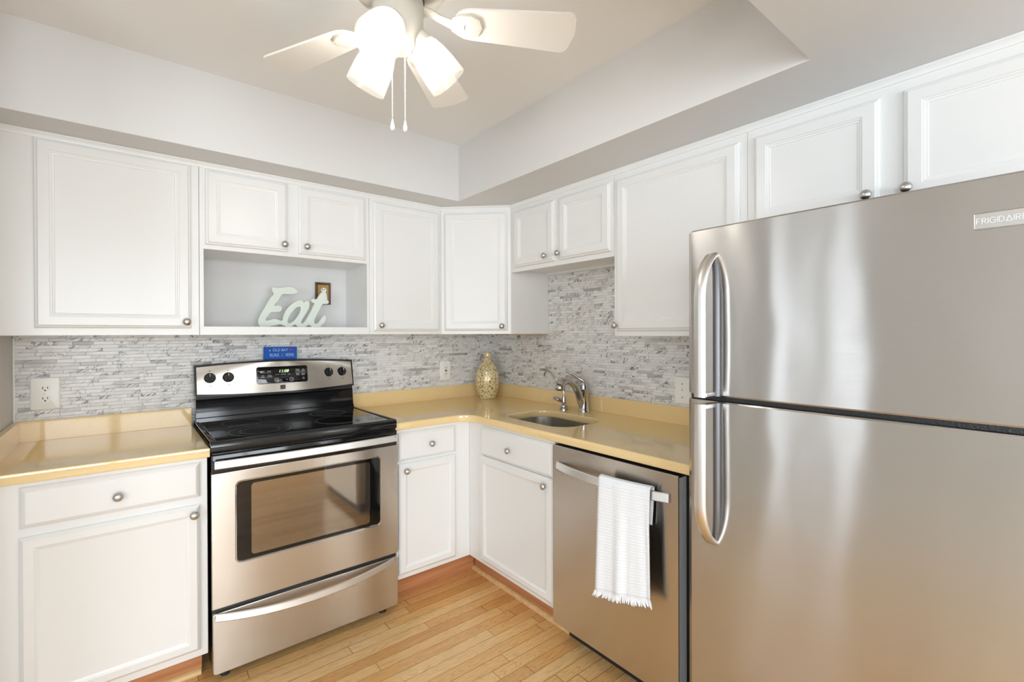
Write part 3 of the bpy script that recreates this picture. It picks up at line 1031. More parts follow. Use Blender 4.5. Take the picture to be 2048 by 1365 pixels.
for kx in (-1.751, -1.675, -1.192, -1.118):
    fr = on_panel(kx - SX, 1.1375)
    bm = bmesh.new()
    lathe(bm, [(0.0, 0.0), (0.0245, 0.0), (0.0245, 0.003), (0.022, 0.005), (0.0205, 0.012), (0.019, 0.015), (0.0, 0.015)], 32, fr, False, False)
    loft(bm, [[fr @ Vector((x * k_, y * k_, z)) for x, y in ((-0.005, -0.0185), (0.005, -0.0185), (0.005, 0.0185), (-0.005, 0.0185))] for z, k_ in ((0.012, 1.0), (0.025, 0.96), (0.027, 0.85))])
    kn = finish('control_knob', bm, M['black'], g, 40)
    bm = bmesh.new()
    box(bm, -0.0009, 0.0009, 0.004, 0.016, 0.0268, 0.0274)
    bm.transform(fr)
    finish('pointer', bm, M['white_print'], kn)
    bm = bmesh.new()
    for a in range(-150, 151, 30):
        m = fr @ Matrix.Rotation(math.radians(a), 4, 'Z')
        b2 = bmesh.new(); box(b2, -0.0007, 0.0007, 0.0285, 0.0305, 0.0002, 0.0006); b2.transform(m)
        tmp = bpy.data.meshes.new('t'); b2.to_mesh(tmp); b2.free(); bm.from_mesh(tmp); bpy.data.meshes.remove(tmp)
    for (dx_, dz_, w_) in ((0, -0.038, 0.003), (0.007, -0.038, 0.0018), (0, 0.0345, 0.004)):
        b2 = bmesh.new(); box(b2, dx_ - w_, dx_ + w_, dz_ - 0.0012, dz_ + 0.0012, 0.0002, 0.0006); b2.transform(fr)
        tmp = bpy.data.meshes.new('t'); b2.to_mesh(tmp); b2.free(); bm.from_mesh(tmp); bpy.data.meshes.remove(tmp)
    finish('dial_marks', bm, M['dark_print'], g)

DX0, DX1, DZ0, DZ1 = -1.552 - SX, -1.306 - SX, 1.0935, 1.181
dcx, dcz = (DX0 + DX1) / 2, (DZ0 + DZ1) / 2
fr = on_panel(dcx, dcz)
bm = bmesh.new()
hw_, hh_ = (DX1 - DX0) / 2, (DZ1 - DZ0) / 2
loft(bm, [[fr @ Vector((x, y, z)) for x, y in rrect(-hw_ + i, hw_ - i, -hh_ + i, hh_ - i, 0.010, 5)] for i, z in ((0, -0.002), (0, 0.0016), (0.001, 0.0022))])
dsp = finish('display', bm, M['ceran'], g, label='black glass clock display')
mz = 0.0024


def put(s_, x, y, size, mat, name, sx=1.0, shear=0.0):
    me_ = text_mesh(s_, size, 0.0004, fr @ Matrix.Translation((x, y, mz)), sx, shear=shear)
    return link_mesh(name, me_, mat, dsp)


put('11:08', 0.004, 0.018, 0.021, M['digit'], 'clock_digits', 1.05, 0.2)
ms = []


def word(s_, x, y, size=0.0075):
    ms.append(text_mesh(s_, size, 0.0004, fr @ Matrix.Translation((x, y, mz)), 1.1))


word('Bake', -0.094, 0.020); word('Broil', -0.064, 0.020)
word('Self', -0.094, -0.002, 0.0068); word('Clean', -0.094, -0.009, 0.0068)
word('Warm', -0.062, -0.001, 0.0068); word('& Hold', -0.062, -0.008, 0.0068)
word('Timer', 0.073, 0.024, 0.0068); word('On/Off', 0.073, 0.017, 0.0068)
word('Set', 0.101, 0.023, 0.0068); word('Clock', 0.101, 0.016, 0.0068)
word('Cook', 0.073, 0.002, 0.0068); word('Time', 0.073, -0.005, 0.0068)
word('Delay', 0.101, 0.001, 0.0068); word('Start', 0.101, -0.006, 0.0068)
word('Oven', -0.094, -0.027, 0.0055); word('Lock', -0.094, -0.033, 0.0055)
word('Start', -0.031, -0.028, 0.0058); word('Off', 0.041, -0.028, 0.0058)
word('ON TIME', -0.028, 0.001, 0.0042); word('COOK TIME', 0.002, 0.001, 0.0042); word('CLEAN', 0.030, 0.001, 0.0042)
bm = join_meshes(ms)
for m_ in ms:
    bpy.data.meshes.remove(m_)
for x0, x1, y in ((-0.106, -0.054, 0.012), (0.061, 0.112, 0.0095)):
    b2 = bmesh.new(); box(b2, x0, x1, y - 0.0004, y + 0.0004, mz, mz + 0.0003); b2.transform(fr)
    tmp = bpy.data.meshes.new('t'); b2.to_mesh(tmp); b2.free(); bm.from_mesh(tmp); bpy.data.meshes.remove(tmp)
for x, y in ((-0.031, -0.0275), (0.041, -0.0275), (0.101, -0.024)):
    rad = 0.0098 if x < 0.09 else 0.0045
    n = 24
    loft(bm, [[fr @ Vector((x + q * math.cos(2 * PI * i / n), y + q * math.sin(2 * PI * i / n), z)) for i in range(n)] for q, z in ((rad - 0.0005, mz - 0.0002), (rad - 0.0005, mz + 0.0003), (rad + 0.0005, mz + 0.0003), (rad + 0.0005, mz - 0.0002))], False, False)
for x, s_ in ((-0.010, 1), (0.018, -1)):
    tube(bm, [fr @ Vector((x - 0.005, -0.0275 + s_ * 0.002, mz)), fr @ Vector((x, -0.0275 - s_ * 0.002, mz)), fr @ Vector((x + 0.005, -0.0275 + s_ * 0.002, mz))], 0.0007, 6)
finish('key_marks', bm, M['white_print'], dsp)

fr = on_panel(-1.4315 - SX, 1.0735)
bm = bmesh.new()
box(bm, -0.0125, 0.0125, -0.0105, 0.0105, -0.001, 0.0012, 0.0003)
bm.transform(fr)
lg = finish('maker_badge', bm, M['black'], g, label='small black square badge')
bm = bmesh.new()
tube(bm, [fr @ Vector((-0.010 + 0.020 * i / 10, -0.003 + 0.0022 * math.sin(i / 10 * PI * 1.6), 0.0014)) for i in range(11)], 0.0012, 6)
tube(bm, [fr @ Vector((-0.010 + 0.020 * i / 10, 0.0065 - 0.0012 * math.sin(i / 10 * PI), 0.0014)) for i in range(11)], 0.0006, 6)
finish('badge_wave', bm, M['steel_bar'], lg)

# vent strip under the cooktop lip
bm = bmesh.new()
box(bm, 0.004, W - 0.004, -0.028, 0.0, 0.868, 0.8895, 0.002)
vs = finish('vent_strip', bm, M['black'], g)
for x0, x1 in ((0.25, 0.33), (0.44, 0.56), (0.345, 0.36), (0.405, 0.42)):
    bm = bmesh.new()
    box(bm, x0, x1, -0.0295, -0.027, 0.8745, 0.879, 0.0008)
    finish('vent_slot', bm, M['grey_line'], vs)
# oven door
dy = -0.0455
bm = bmesh.new()
box(bm, 0.003, W - 0.001, dy + 0.001, -0.002, 0.810, 0.8835, 0.004, 2)
dtop = finish('door_top', bm, M['black'], g)
bm = bmesh.new()
z0, z1 = 0.2925, 0.810
wx0, wx1, wz0, wz1 = -1.733 - SX, -1.133 - SX, 0.447, 0.771
me = curve_mesh([[(0.003, z0), (W - 0.001, z0), (W - 0.001, z1), (0.003, z1)], rrect(wx0, wx1, wz0, wz1, 0.022, 6)], 0.040, 0.002)
me.transform(face_frame(0, dy + 0.040, 0))
dr = link_mesh('oven_door', me, M['steel'], g)
bm = bmesh.new()
loft(bm, [[Vector((x, y, z)) for x, z in rrect(wx0 + i, wx1 - i, wz0 + i, wz1 - i, max(0.022 - i, 0.004), 6)] for i, y in ((-0.002, dy - 0.0005), (0.0, dy - 0.003), (0.003, dy - 0.0025), (0.006, dy + 0.002))], False, False)
finish('window_trim', bm, M['chrome'], dr)
bm = bmesh.new()
ix0, ix1, iz0, iz1 = -1.678 - SX, -1.188 - SX, 0.466, 0.753
me = curve_mesh([rrect(wx0 - 0.002, wx1 + 0.002, wz0 - 0.002, wz1 + 0.002, 0.02, 6), rrect(ix0, ix1, iz0, iz1, 0.014, 6)], 0.006, 0.0)
me.transform(face_frame(0, dy + 0.008, 0))
link_mesh('window_border', me, M['ceran'], dr)
bm = bmesh.new()
loft(bm, [[Vector((x, y, z)) for x, z in rrect(ix0 - 0.003, ix1 + 0.003, iz0 - 0.003, iz1 + 0.003, 0.014, 6)] for y in (dy + 0.009, dy + 0.0035)])
finish('window_pane', bm, M['oven_pane'], dr)
bm = bmesh.new()
box(bm, 0.003, W - 0.001, -0.025, -0.002, 0.262, 0.2925)
finish('gap_strip', bm, M['matte_black'], g)


def bowed_bar(parent, name, x0, x1, z, h, th, y_end, y_mid, droop, mat, n=20):
    bm = bmesh.new()
    pts = []
    for i in range(n + 1):
        u = -1 + 2 * i / n
        b = 1 - abs(u) ** 2.2
        pts.append((x0 + (x1 - x0) * i / n, y_end + (y_mid - y_end) * b, z - droop * b))
    sweep_rect(bm, pts, h, th, (0, 0.12, 1), 0.003)
    return finish(name, bm, mat, parent)


hb = bowed_bar(g, 'oven_handle', 0.008, W - 0.020, 0.853, 0.031, 0.012, dy - 0.034, dy - 0.048, 0.0, M['steel_bar'])
for x0 in (0.012, W - 0.052):
    bm = bmesh.new()
    box(bm, x0, x0 + 0.028, dy - 0.040, dy + 0.004, 0.842, 0.864, 0.002)
    finish('handle_bracket', bm, M['black'], hb)
# warming drawer
bm = bmesh.new()
me = curve_mesh([rrect(0.006, W - 0.002, 0.040, 0.271, 0.010, 4)], 0.040, 0.003)
me.transform(face_frame(0, dy + 0.040, 0))
dw = link_mesh('drawer', me, M['steel'], g)
hb = bowed_bar(dw, 'drawer_handle', 0.012, W - 0.022, 0.262, 0.030, 0.010, dy - 0.006, dy - 0.038, 0.028, M['steel_bar'])
for x, y in ((0.050, -0.020), (W - 0.055, -0.020), (0.05, 0.50), (W - 0.055, 0.50)):
    bm = bmesh.new()
    lathe(bm, [(0.0, 0.0), (0.017, 0.0), (0.018, 0.004), (0.017, 0.011), (0.008, 0.013), (0.006, 0.05), (0.0, 0.05)], 8, Matrix.Translation((x, y + 0.03, 0)), False, False)
    finish('levelling_foot', bm, M['matte_black'], g)

# ------------------------------------------------------------------ dishwasher (right wall)
d = thing('dishwasher', 'stainless dishwasher with a curved bar handle, between the sink cabinet and the fridge', 'dishwasher', (-0.590, -1.296, 0), RB)
W2 = 0.605
bm = bmesh.new()
box(bm, 0.004, 0.640, 0.010, 0.560, 0.10, 0.8755, 0.002)
finish('body', bm, M['matte_black'], d)
bm = bmesh.new()
box(bm, 0.001, W2, -0.0500, -0.0440, 0.103, 0.869, 0.0015)
pn = finish('door_panel', bm, M['steel'], d)
bm = bmesh.new()
box(bm, 0.003, W2 - 0.002, -0.0445, 0.006, 0.105, 0.862, 0.003)
finish('door_liner', bm, M['insul'], d, label='grey side of the door')
bm = bmesh.new()
box(bm, 0.003, W2 - 0.003, -0.0435, 0.02, 0.8605, 0.8685, 0.001)
finish('control_strip', bm, M['matte_black'], d)
bm = bmesh.new()
box(bm, 0.0, 0.640, 0.052, 0.058, 0.0, 0.105)
finish('toe_panel', bm, M['matte_black'], d)
bowed_bar(pn, 'door_handle', 1.318 - 1.285, 1.856 - 1.285, 0.788, 0.033, 0.010, -0.054, -0.098, 0.0, M['steel_bar'])

# towel over the dishwasher handle
tx0, tx1 = -1.586, -1.806
t = thing('dish_towel', 'white fringed ribbed dish towel hanging over the dishwasher handle', 'towel', (-0.688, -1.709, 0.81), RB)
bm = bmesh.new()
uvl = bm.loops.layers.uv.new('UVMap')
# section along the towel: back hem -> over the bar -> front hem, in (y local: into the wall, z)
sec = []
for i in range(13):
    sec.append((0.012, -0.13 + 0.125 * i / 12))
for a in range(30, 180, 30):
    sec.append((0.0 + 0.014 * math.cos(math.radians(a)), -0.004 + 0.013 * math.sin(math.radians(a))))
for i in range(27):
    sec.append((-0.014 - 0.004 * i / 26, -0.006 - 0.405 * i / 26))
nu = 22
lens = [0.0]
for a, b in zip(sec, sec[1:]):
    lens.append(lens[-1] + math.hypot(b[0] - a[0], b[1] - a[1]))
grid = []
for j, (yy, zz) in enumerate(sec):
    row = []
    fall = max(0.0, (-zz)) / 0.41
    front = j > 16
    for i in range(nu + 1):
        u = i / nu
        x = -0.100 + 0.206 * u
        x *= 1.0 + (0.07 * fall if front else -0.25 * fall)
        wav = 0.007 * math.sin(u * 9.0 + 0.6) * (0.25 + fall) + 0.004 * math.sin(u * 21 + 1.3) * fall
        if front and u > 0.8:
            wav += -0.010 * (u - 0.8) / 0.2 * min(1, fall * 3)
        slope = -0.02 * (u - 0.5) if front else 0.02 * (u - 0.5)
        zz2 = zz + (0.045 * (u - 0.2) * fall if front else 0)
        ub = (1.709 + x - 1.296 - 0.302) / 0.269
        yy_ = yy + 0.044 * min(1.0, abs(ub)) ** 2.2
        row.append(Vector((x, yy_ - abs(wav) * (1 if front else -0.3), zz2)))
    grid.append(row)
vg = [[bm.verts.new(p) for p in row] for row in grid]
for j in range(len(sec) - 1):
    for i in range(nu):
        f_ = bm.faces.new((vg[j][i], vg[j][i + 1], vg[j + 1][i + 1], vg[j + 1][i]))
        for lp, (ii, jj) in zip(f_.loops, ((i, j), (i + 1, j), (i + 1, j + 1), (i, j + 1))):
            lp[uvl].uv = (ii / nu, lens[jj] / 0.41)
tw = finish('cloth', bm, M['towel'], t, 60)
sm = tw.modifiers.new('thick', 'SOLIDIFY'); sm.thickness = 0.004; sm.offset = 0
bm = bmesh.new()
rnd = random.Random(3)
last = grid[-1]
for k_ in range(46):
    u = k_ / 45 * nu
    i = min(int(u), nu - 1)
    p = last[i].lerp(last[i + 1], u - i)
    dx_ = (k_ / 45 - 0.5) * 0.022 + rnd.uniform(-0.003, 0.003)
    ln_ = rnd.uniform(0.018, 0.027)
    tube(bm, [p + Vector((0, 0, 0.003)), p + Vector((dx_ * 0.4, rnd.uniform(-0.003, 0.001), -ln_ * 0.5)), p + Vector((dx_, rnd.uniform(-0.006, 0.002), -ln_))], [0.0028, 0.0026, 0.0018], 6)
finish('fringe', bm, M['fringe'], t)

# ------------------------------------------------------------------ refrigerator (right wall)
FY0, FW = -1.986, 0.772
r = thing('refrigerator', 'large stainless top-freezer fridge with arched bar handles', 'refrigerator', (-0.740, FY0, 0), RB)
bm = bmesh.new()
box(bm, 0.004, FW - 0.004, 0.075, 0.690, 0.02, 1.648, 0.004)
finish('cabinet_body', bm, M['matte_black'], r)


def fridge_door(name, z0, z1):
    n = 40
    outline = []
    for i in range(n + 1):
        u = -1 + 2 * i / n
        x = FW / 2 + u * FW / 2
        e = min(1.0, (1 - abs(u)) * (FW / 2) / 0.020)
        y = 0.004 * u * u + 0.020 * (1 - math.sqrt(max(0.0, 1 - (1 - e) ** 2)))
        outline.append((x, y))
    outline += [(FW, 0.066), (0.0, 0.066)]
    bm = bmesh.new()

    def sh(i, z):
        cx, cy = FW / 2, 0.033
        return [Vector((cx + (x - cx) * (1 - i / (FW / 2)), y + i * 0.7 if y < 0.04 else y, z)) for x, y in outline]
    loft(bm, [sh(0.004, z0), sh(0.0, z0 + 0.004), sh(0.0, z1 - 0.004), sh(0.004, z1)])
    return finish(name, bm, M['steel_fridge'], r, 30)


fd = fridge_door('freezer_door', 1.164, 1.657)
ld = fridge_door('fridge_door', 0.065, 1.149)
bm = bmesh.new()
box(bm, 0.010, FW - 0.010, 0.018, 0.066, 1.147, 1.166, 0.003)
finish('gasket', bm, M['rubber'], r)
bm = bmesh.new()
box(bm, 0.010, FW - 0.010, 0.03, 0.08, 0.0, 0.063, 0.003)
finish('kick_grille', bm, M['matte_black'], r)


def handle(parent, name, za, zb):
    """za: end that meets the door in an arch, zb: square end at the gap between the doors"""
    s_ = 1 if za < zb else -1
    hx = 0.089
    Lh = abs(zb - za)
    bm = bmesh.new()
    pts = []
    for i in range(15):
        a = i / 14
        # pointed arch from the door face out to the bar
        pts.append((hx - 0.004 * a, 0.004 - 0.068 * math.sin(a * PI / 2), za + s_ * 0.125 * a ** 1.5))
    pts.append((hx - 0.004, -0.064, zb - s_ * 0.12))
    pts.append((hx - 0.004, -0.064, zb))
    sweep_rect(bm, pts, 0.034, 0.017, (1, 0, 0), 0.006)
    o_ = finish(name, bm, M['steel_bar'], parent, 50)
    bm = bmesh.new()
    pts = [(hx + 0.004, 0.006, za + s_ * 0.004), (hx + 0.012, -0.002, za + s_ * 0.05), (hx + 0.015, -0.006, za + s_ * 0.12), (hx + 0.015, -0.006, zb)]
    tube(bm, pts, 0.0105, 12, 0.009, up=(0, -1, 0.2))
    finish('handle_base', bm, M['steel_dark'], o_, 50, label='dark grey base strip')
    bm = bmesh.new()
    za_, zb_ = sorted((zb - s_ * 0.001, zb - s_ * 0.013))
    box(bm, hx - 0.010, hx + 0.014, -0.060, 0.010, za_, zb_, 0.001)
    finish('handle_bracket', bm, M['steel_bar'], o_)


handle(fd, 'door_handle', 1.574, 1.166)
handle(ld, 'door_handle', 0.738, 1.147)

# name plate
frz = face_frame(0, 0, 0)
px0, px1, pz0, pz1 = 0.639, 0.722, 1.553, 1.586
bm = bmesh.new()


def plate_y(x):
    u = x / FW * 2 - 1
    return 0.004 * u * u


pts_out = rrect(px0, px1, pz0, pz1, 0.002, 2)
loft(bm, [[Vector((x if i == 0 else x, plate_y(x) + y, z)) for x, z in rrect(px0 + i, px1 - i, pz0 + i, pz1 - i, 0.002, 2)] for i, y in ((0, 0.002), (0, -0.0025), (0.0008, -0.0028), (0.0016, -0.002))])
bd = finish('name_plate', bm, M['steel_plate'], fd)
# lettering, the A drawn as a plain triangle
letters = []
mt = face_frame((px0 + px1) / 2, plate_y((px0 + px1) / 2) - 0.0022, (pz0 + pz1) / 2) @ Matrix.Rotation(math.atan(0.008 * ((px0 + px1) / FW - 1) / (FW / 2)), 4, 'Y')
H, TH = 0.0105, 0.0013
bm = bmesh.new()


def stroke(x0, y0, x1, y1):
    tube(bm, [mt @ Vector((x0, y0, 0.0002)), mt @ Vector((x1, y1, 0.0002))], TH / 2, 6, 0.0004, up=mt.to_3x3() @ Vector((0, 0, 1)))


def polyline(ps):
    for a, b in zip(ps, ps[1:]):
        stroke(*a, *b)


x = -0.0375
h = H / 2
for ch in 'FRIGIDAIRE':
    w_ = 0.72 * {'F': 0.0072, 'R': 0.0085, 'I': 0.0, 'G': 0.0105, 'D': 0.0095, 'A': 0.0115, 'E': 0.0072}[ch]
    if ch in 'FE':
        stroke(x, -h, x, h); stroke(x, h, x + w_, h); stroke(x, 0, x + w_ * 0.85, 0)
        if ch == 'E':
            stroke(x, -h, x + w_, -h)
    elif ch == 'I':
        stroke(x, -h, x, h)
    elif ch == 'R':
        stroke(x, -h, x, h)
        polyline([(x, h), (x + w_ * .7, h), (x + w_, h * .5), (x + w_ * .7, 0), (x, 0)])
        stroke(x + w_ * .5, 0, x + w_, -h)
    elif ch == 'D':
        polyline([(x, -h), (x, h), (x + w_ * .55, h), (x + w_, h * .4), (x + w_, -h * .4), (x + w_ * .55, -h), (x, -h)])
    elif ch == 'G':
        polyline([(x + w_, h * .6), (x + w_ * .7, h), (x + w_ * .3, h), (x, h * .4), (x, -h * .4), (x + w_ * .3, -h), (x + w_ * .75, -h), (x + w_, -h * .6), (x + w_, 0), (x + w_ * .55, 0)])
    elif ch == 'A':
        polyline([(x, -h), (x + w_ / 2, h), (x + w_, -h), (x, -h)])
    x += w_ + 0.0026
finish('lettering', bm, M['white_print'], bd)

# ------------------------------------------------------------------ letter sign, picture, blue sign
EAT = [(-0.1053, 0.1937), (-0.1033, 0.2006), (-0.0971, 0.2043), (-0.0889, 0.2021), (-0.0598, 0.2038), (-0.0324, 0.2086), (-0.0089, 0.21), (0.004, 0.2034), (0.0127, 0.1946), (0.0159, 0.1867), (0.0115, 0.1807), (-0.0026, 0.1758), (-0.0304, 0.1735), (-0.0568, 0.1715), (-0.0663, 0.1574), (-0.0789, 0.1353), (-0.0945, 0.1111), (-0.0769, 0.1105), (-0.0644, 0.1076), (-0.0599, 0.0998), (-0.0607, 0.0906), (-0.0666, 0.0825), (-0.0812, 0.0792), (-0.112, 0.0753), (-0.1243, 0.0575), (-0.1365, 0.0383), (-0.1335, 0.0328), (-0.1204, 0.0341), (-0.102, 0.04), (-0.0876, 0.0409), (-0.0752, 0.037), (-0.0648, 0.0327), (-0.056, 0.0339), (-0.0521, 0.0522), (-0.0436, 0.0775), (-0.0286, 0.1007), (-0.0093, 0.1209), (0.0102, 0.1344), (0.0277, 0.1409), (0.0409, 0.1379), (0.0485, 0.13), (0.0563, 0.1374), (0.0675, 0.1402), (0.0753, 0.1322), (0.0763, 0.1158), (0.0695, 0.0945), (0.056, 0.0707), (0.0426, 0.047), (0.0348, 0.0306), (0.0348, 0.0225), (0.0414, 0.0195), (0.0503, 0.0261), (0.0648, 0.0474), (0.0806, 0.076), (0.092, 0.0998), (0.1, 0.119), (0.1046, 0.1263), (0.0945, 0.1353), (0.0877, 0.1422), (0.0877, 0.1481), (0.0945, 0.1519), (0.115, 0.1516), (0.1242, 0.1651), (0.1358, 0.1823), (0.1475, 0.1937), (0.1568, 0.1966), (0.1619, 0.1884), (0.1632, 0.1717), (0.1613, 0.1572), (0.166, 0.1514), (0.1753, 0.1457), (0.1765, 0.1349), (0.1694, 0.1299), (0.146, 0.1283), (0.1332, 0.1059), (0.1169, 0.0745), (0.1043, 0.0481), (0.0996, 0.0315), (0.1019, 0.022), (0.1098, 0.0186), (0.1213, 0.0234), (0.1352, 0.0415), (0.1468, 0.0584), (0.1539, 0.0646), (0.1613, 0.0611), (0.1627, 0.0491), (0.1584, 0.0323), (0.1443, 0.0153), (0.1281, 0.0033), (0.1074, 0.0004), (0.0916, 0.003), (0.0736, 0.0135), (0.0624, 0.0075), (0.0424, 0.0004), (0.027, 0.0004), (0.014, 0.0072), (0.0042, 0.0145), (-0.0098, 0.0058), (-0.027, 0.0018), (-0.0418, 0.0045), (-0.0523, 0.0101), (-0.0607, 0.0146), (-0.0857, 0.0121), (-0.1103, 0.0062), (-0.1367, 0.0011), (-0.1527, 0.0004), (-0.1636, 0.0102), (-0.1685, 0.0235), (-0.1675, 0.0367), (-0.1604, 0.0568), (-0.1463, 0.0837), (-0.1301, 0.1154), (-0.1117, 0.1497), (-0.0962, 0.1729), (-0.1023, 0.1827)]
EAT_HOLE = [(0.0243, 0.1105), (0.0319, 0.1096), (0.0341, 0.0981), (0.0296, 0.0793), (0.0186, 0.0582), (0.0054, 0.0394), (-0.0097, 0.0254), (-0.0247, 0.0206), (-0.0315, 0.0251), (-0.0321, 0.0366), (-0.0267, 0.0527), (-0.0159, 0.0736), (-0.0008, 0.0924), (0.0123, 0.1055)]
me = curve_mesh([EAT, EAT_HOLE], 0.018, 0.0012, 1, True)
me.transform(face_frame(0, 0.009, 0))
o = link_mesh('letter_sign', me, M['mint'])
o.location = (-1.38, -0.109, ZB + 0.0388)
tag(o, 'pale mint script letters spelling Eat, standing in the open niche', 'sign')

p = thing('picture_frame', 'small dark framed picture with an ochre ground, behind the mint letters', 'picture', (-1.198, -0.002, 1.517), 0)
w_, h_ = 0.084, 0.124
bm = bmesh.new()
loft(bm, [rect_ring(-w_ / 2, w_ / 2, 0, h_, i, y) for i, y in ((0, 0), (0, -0.010), (0.002, -0.013), (0.006, -0.013), (0.009, -0.009), (0.012, -0.008), (0.014, -0.005))], True, False)
finish('frame', bm, M['frame'], p, 20)
bm = bmesh.new()
box(bm, -w_ / 2 + 0.012, w_ / 2 - 0.012, -0.006, -0.001, 0.012, h_ - 0.012)
finish('ground', bm, M['ochre'], p)
bm = bmesh.new()
fr = face_frame(0.004, -0.0058, 0)
prism(bm, [(0.0155 * math.cos(a * PI / 10), 0.082 + 0.0125 * math.sin(a * PI / 10)) for a in range(20)], fr, 0.0016)
prism(bm, [(-0.004, 0.072), (0.010, 0.072), (0.017, 0.055), (0.019, 0.03), (0.017, 0.014), (-0.014, 0.014), (-0.012, 0.04)], fr, 0.0012)
fg = finish('painted_figure', bm, M['white_print'], p, label='pale rounded figure')
bm = bmesh.new()
for x, y, q in ((-0.007, 0.085, 0.0035), (0.006, 0.085, 0.003), (0.0, 0.074, 0.0022)):
    prism(bm, [(x + q * math.cos(a * PI / 6), y + q * math.sin(a * PI / 6)) for a in range(12)], face_frame(0.004, -0.0072, 0), 0.0008)
finish('dark_spots', bm, M['dark_print'], fg)

b = thing('message_sign', 'small blue hand-lettered sign standing on top of the stove back', 'sign', (-1.4275, -0.030, 1.2155), 0)
bm = bmesh.new()
box(bm, -0.0805, 0.0805, -0.012, 0.0, 0, 0.066, 0.001)
finish('board', bm, M['blue'], b)
ms = []


def scrawl(s_, x, z, size, sx=0.8):
    ms.append(text_mesh(s_, size, 0.0006, face_frame(x, -0.0123, z), sx, off=-0.0003))


scrawl('OLD BAY', -0.002, 0.049, 0.0215, 0.85)
scrawl('RUNS', -0.031, 0.022, 0.025, 0.72)
scrawl('IN', 0.006, 0.028, 0.0095, 0.9)
scrawl('MY', 0.006, 0.017, 0.0095, 0.9)
scrawl('VEINS', 0.043, 0.022, 0.024, 0.70)
bm = join_meshes(ms)
for m_ in ms:
    bpy.data.meshes.remove(m_)
finish('hand_lettering', bm, M['letter'], b)
bm = bmesh.new()
prism(bm, [((0.0048 if a % 2 == 0 else 0.0022) * math.cos(a * PI / 5 + PI / 2), (0.0048 if a % 2 == 0 else 0.0022) * math.sin(a * PI / 5 + PI / 2)) for a in range(10)], face_frame(-0.054, -0.012, 0.0475), 0.0006)
finish('star_mark', bm, M['star'], b)
bm = bmesh.new()
prism(bm, [(0.0065 * math.cos(a * PI / 8), 0.0038 * math.sin(a * PI / 8)) for a in range(16)], face_frame(0.050, -0.012, 0.051), 0.0006)
for s_ in (-1, 1):
    tube(bm, [(0.050 + s_ * 0.005, -0.0124, 0.052), (0.050 + s_ * 0.009, -0.0124, 0.055), (0.050 + s_ * 0.008, -0.0124, 0.058)], 0.0011, 6)
    for q in (-0.002, 0.0, 0.002):
        tube(bm, [(0.050 + s_ * 0.004, -0.0124, 0.050 + q), (0.050 + s_ * 0.010, -0.0124, 0.0485 + q)], 0.0006, 6)
finish('crab_mark', bm, M['crab'], b)

# ------------------------------------------------------------------ ceiling fan
HX, HY = -1.487, -1.581
fz = 2.206
fan = thing('ceiling_fan', 'cream ceiling fan with five blades and three lit glass shades', 'ceiling fan', (HX, HY, fz), 0)
bm = bmesh.new()
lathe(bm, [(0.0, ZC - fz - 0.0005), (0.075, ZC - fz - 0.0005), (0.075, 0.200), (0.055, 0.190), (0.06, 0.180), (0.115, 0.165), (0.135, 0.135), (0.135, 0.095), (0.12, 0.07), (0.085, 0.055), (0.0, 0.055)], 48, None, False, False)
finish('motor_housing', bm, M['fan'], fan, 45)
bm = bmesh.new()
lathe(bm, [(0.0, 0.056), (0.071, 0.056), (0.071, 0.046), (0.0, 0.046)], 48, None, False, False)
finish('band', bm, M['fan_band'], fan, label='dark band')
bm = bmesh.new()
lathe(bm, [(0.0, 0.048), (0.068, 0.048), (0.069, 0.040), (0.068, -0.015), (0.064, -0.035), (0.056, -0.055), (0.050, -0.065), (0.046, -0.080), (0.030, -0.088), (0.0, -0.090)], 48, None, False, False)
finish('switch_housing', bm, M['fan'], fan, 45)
bm = bmesh.new()
aa = math.radians(232)
box(bm, -0.008, 0.008, -0.002, 0.002, -0.006, 0.006, 0.001)
bm.transform(Matrix.Translation((0.0695 * math.cos(aa), 0.0695 * math.sin(aa), 0.030)) @ Matrix.Rotation(aa + PI / 2, 4, 'Z'))
finish('reverse_switch', bm, M['slot'], fan)

ph0 = math.radians(-30.97)
pitch = math.radians(-9.8)


def blade_poly():
    r0, r1, w0, w1 = 0.150, 0.490, 0.104, 0.140
    o_ = []
    for i in range(9):   # rounded root
        a = math.radians(90 + 180 * i / 8)
        o_.append((r0 + 0.045 + 0.045 * math.cos(a), w0 / 2 * math.sin(a)))
    for i in range(5):
        a = math.radians(-90 + 90 * i / 4)
        o_.append((r1 - 0.028 + 0.024 * math.cos(a), -w1 / 2 + 0.024 + 0.024 * math.sin(a)))
    o_.append((r1 + 0.004, 0))
    for i in range(5):
        a = math.radians(0 + 90 * i / 4)
        o_.append((r1 - 0.028 + 0.024 * math.cos(a), w1 / 2 - 0.024 + 0.024 * math.sin(a)))
    return o_


bmesh_blade = bmesh.new()
loft(bmesh_blade, [[Vector((x, y, z)) for x, y in blade_poly()] for z in (-0.003, 0.003)])
bl_me = bpy.data.meshes.new('fan_blade')
bmesh.ops.recalc_face_normals(bmesh_blade, faces=bmesh_blade.faces)
bmesh_blade.to_mesh(bl_me); bmesh_blade.free()
bm = bmesh.new()
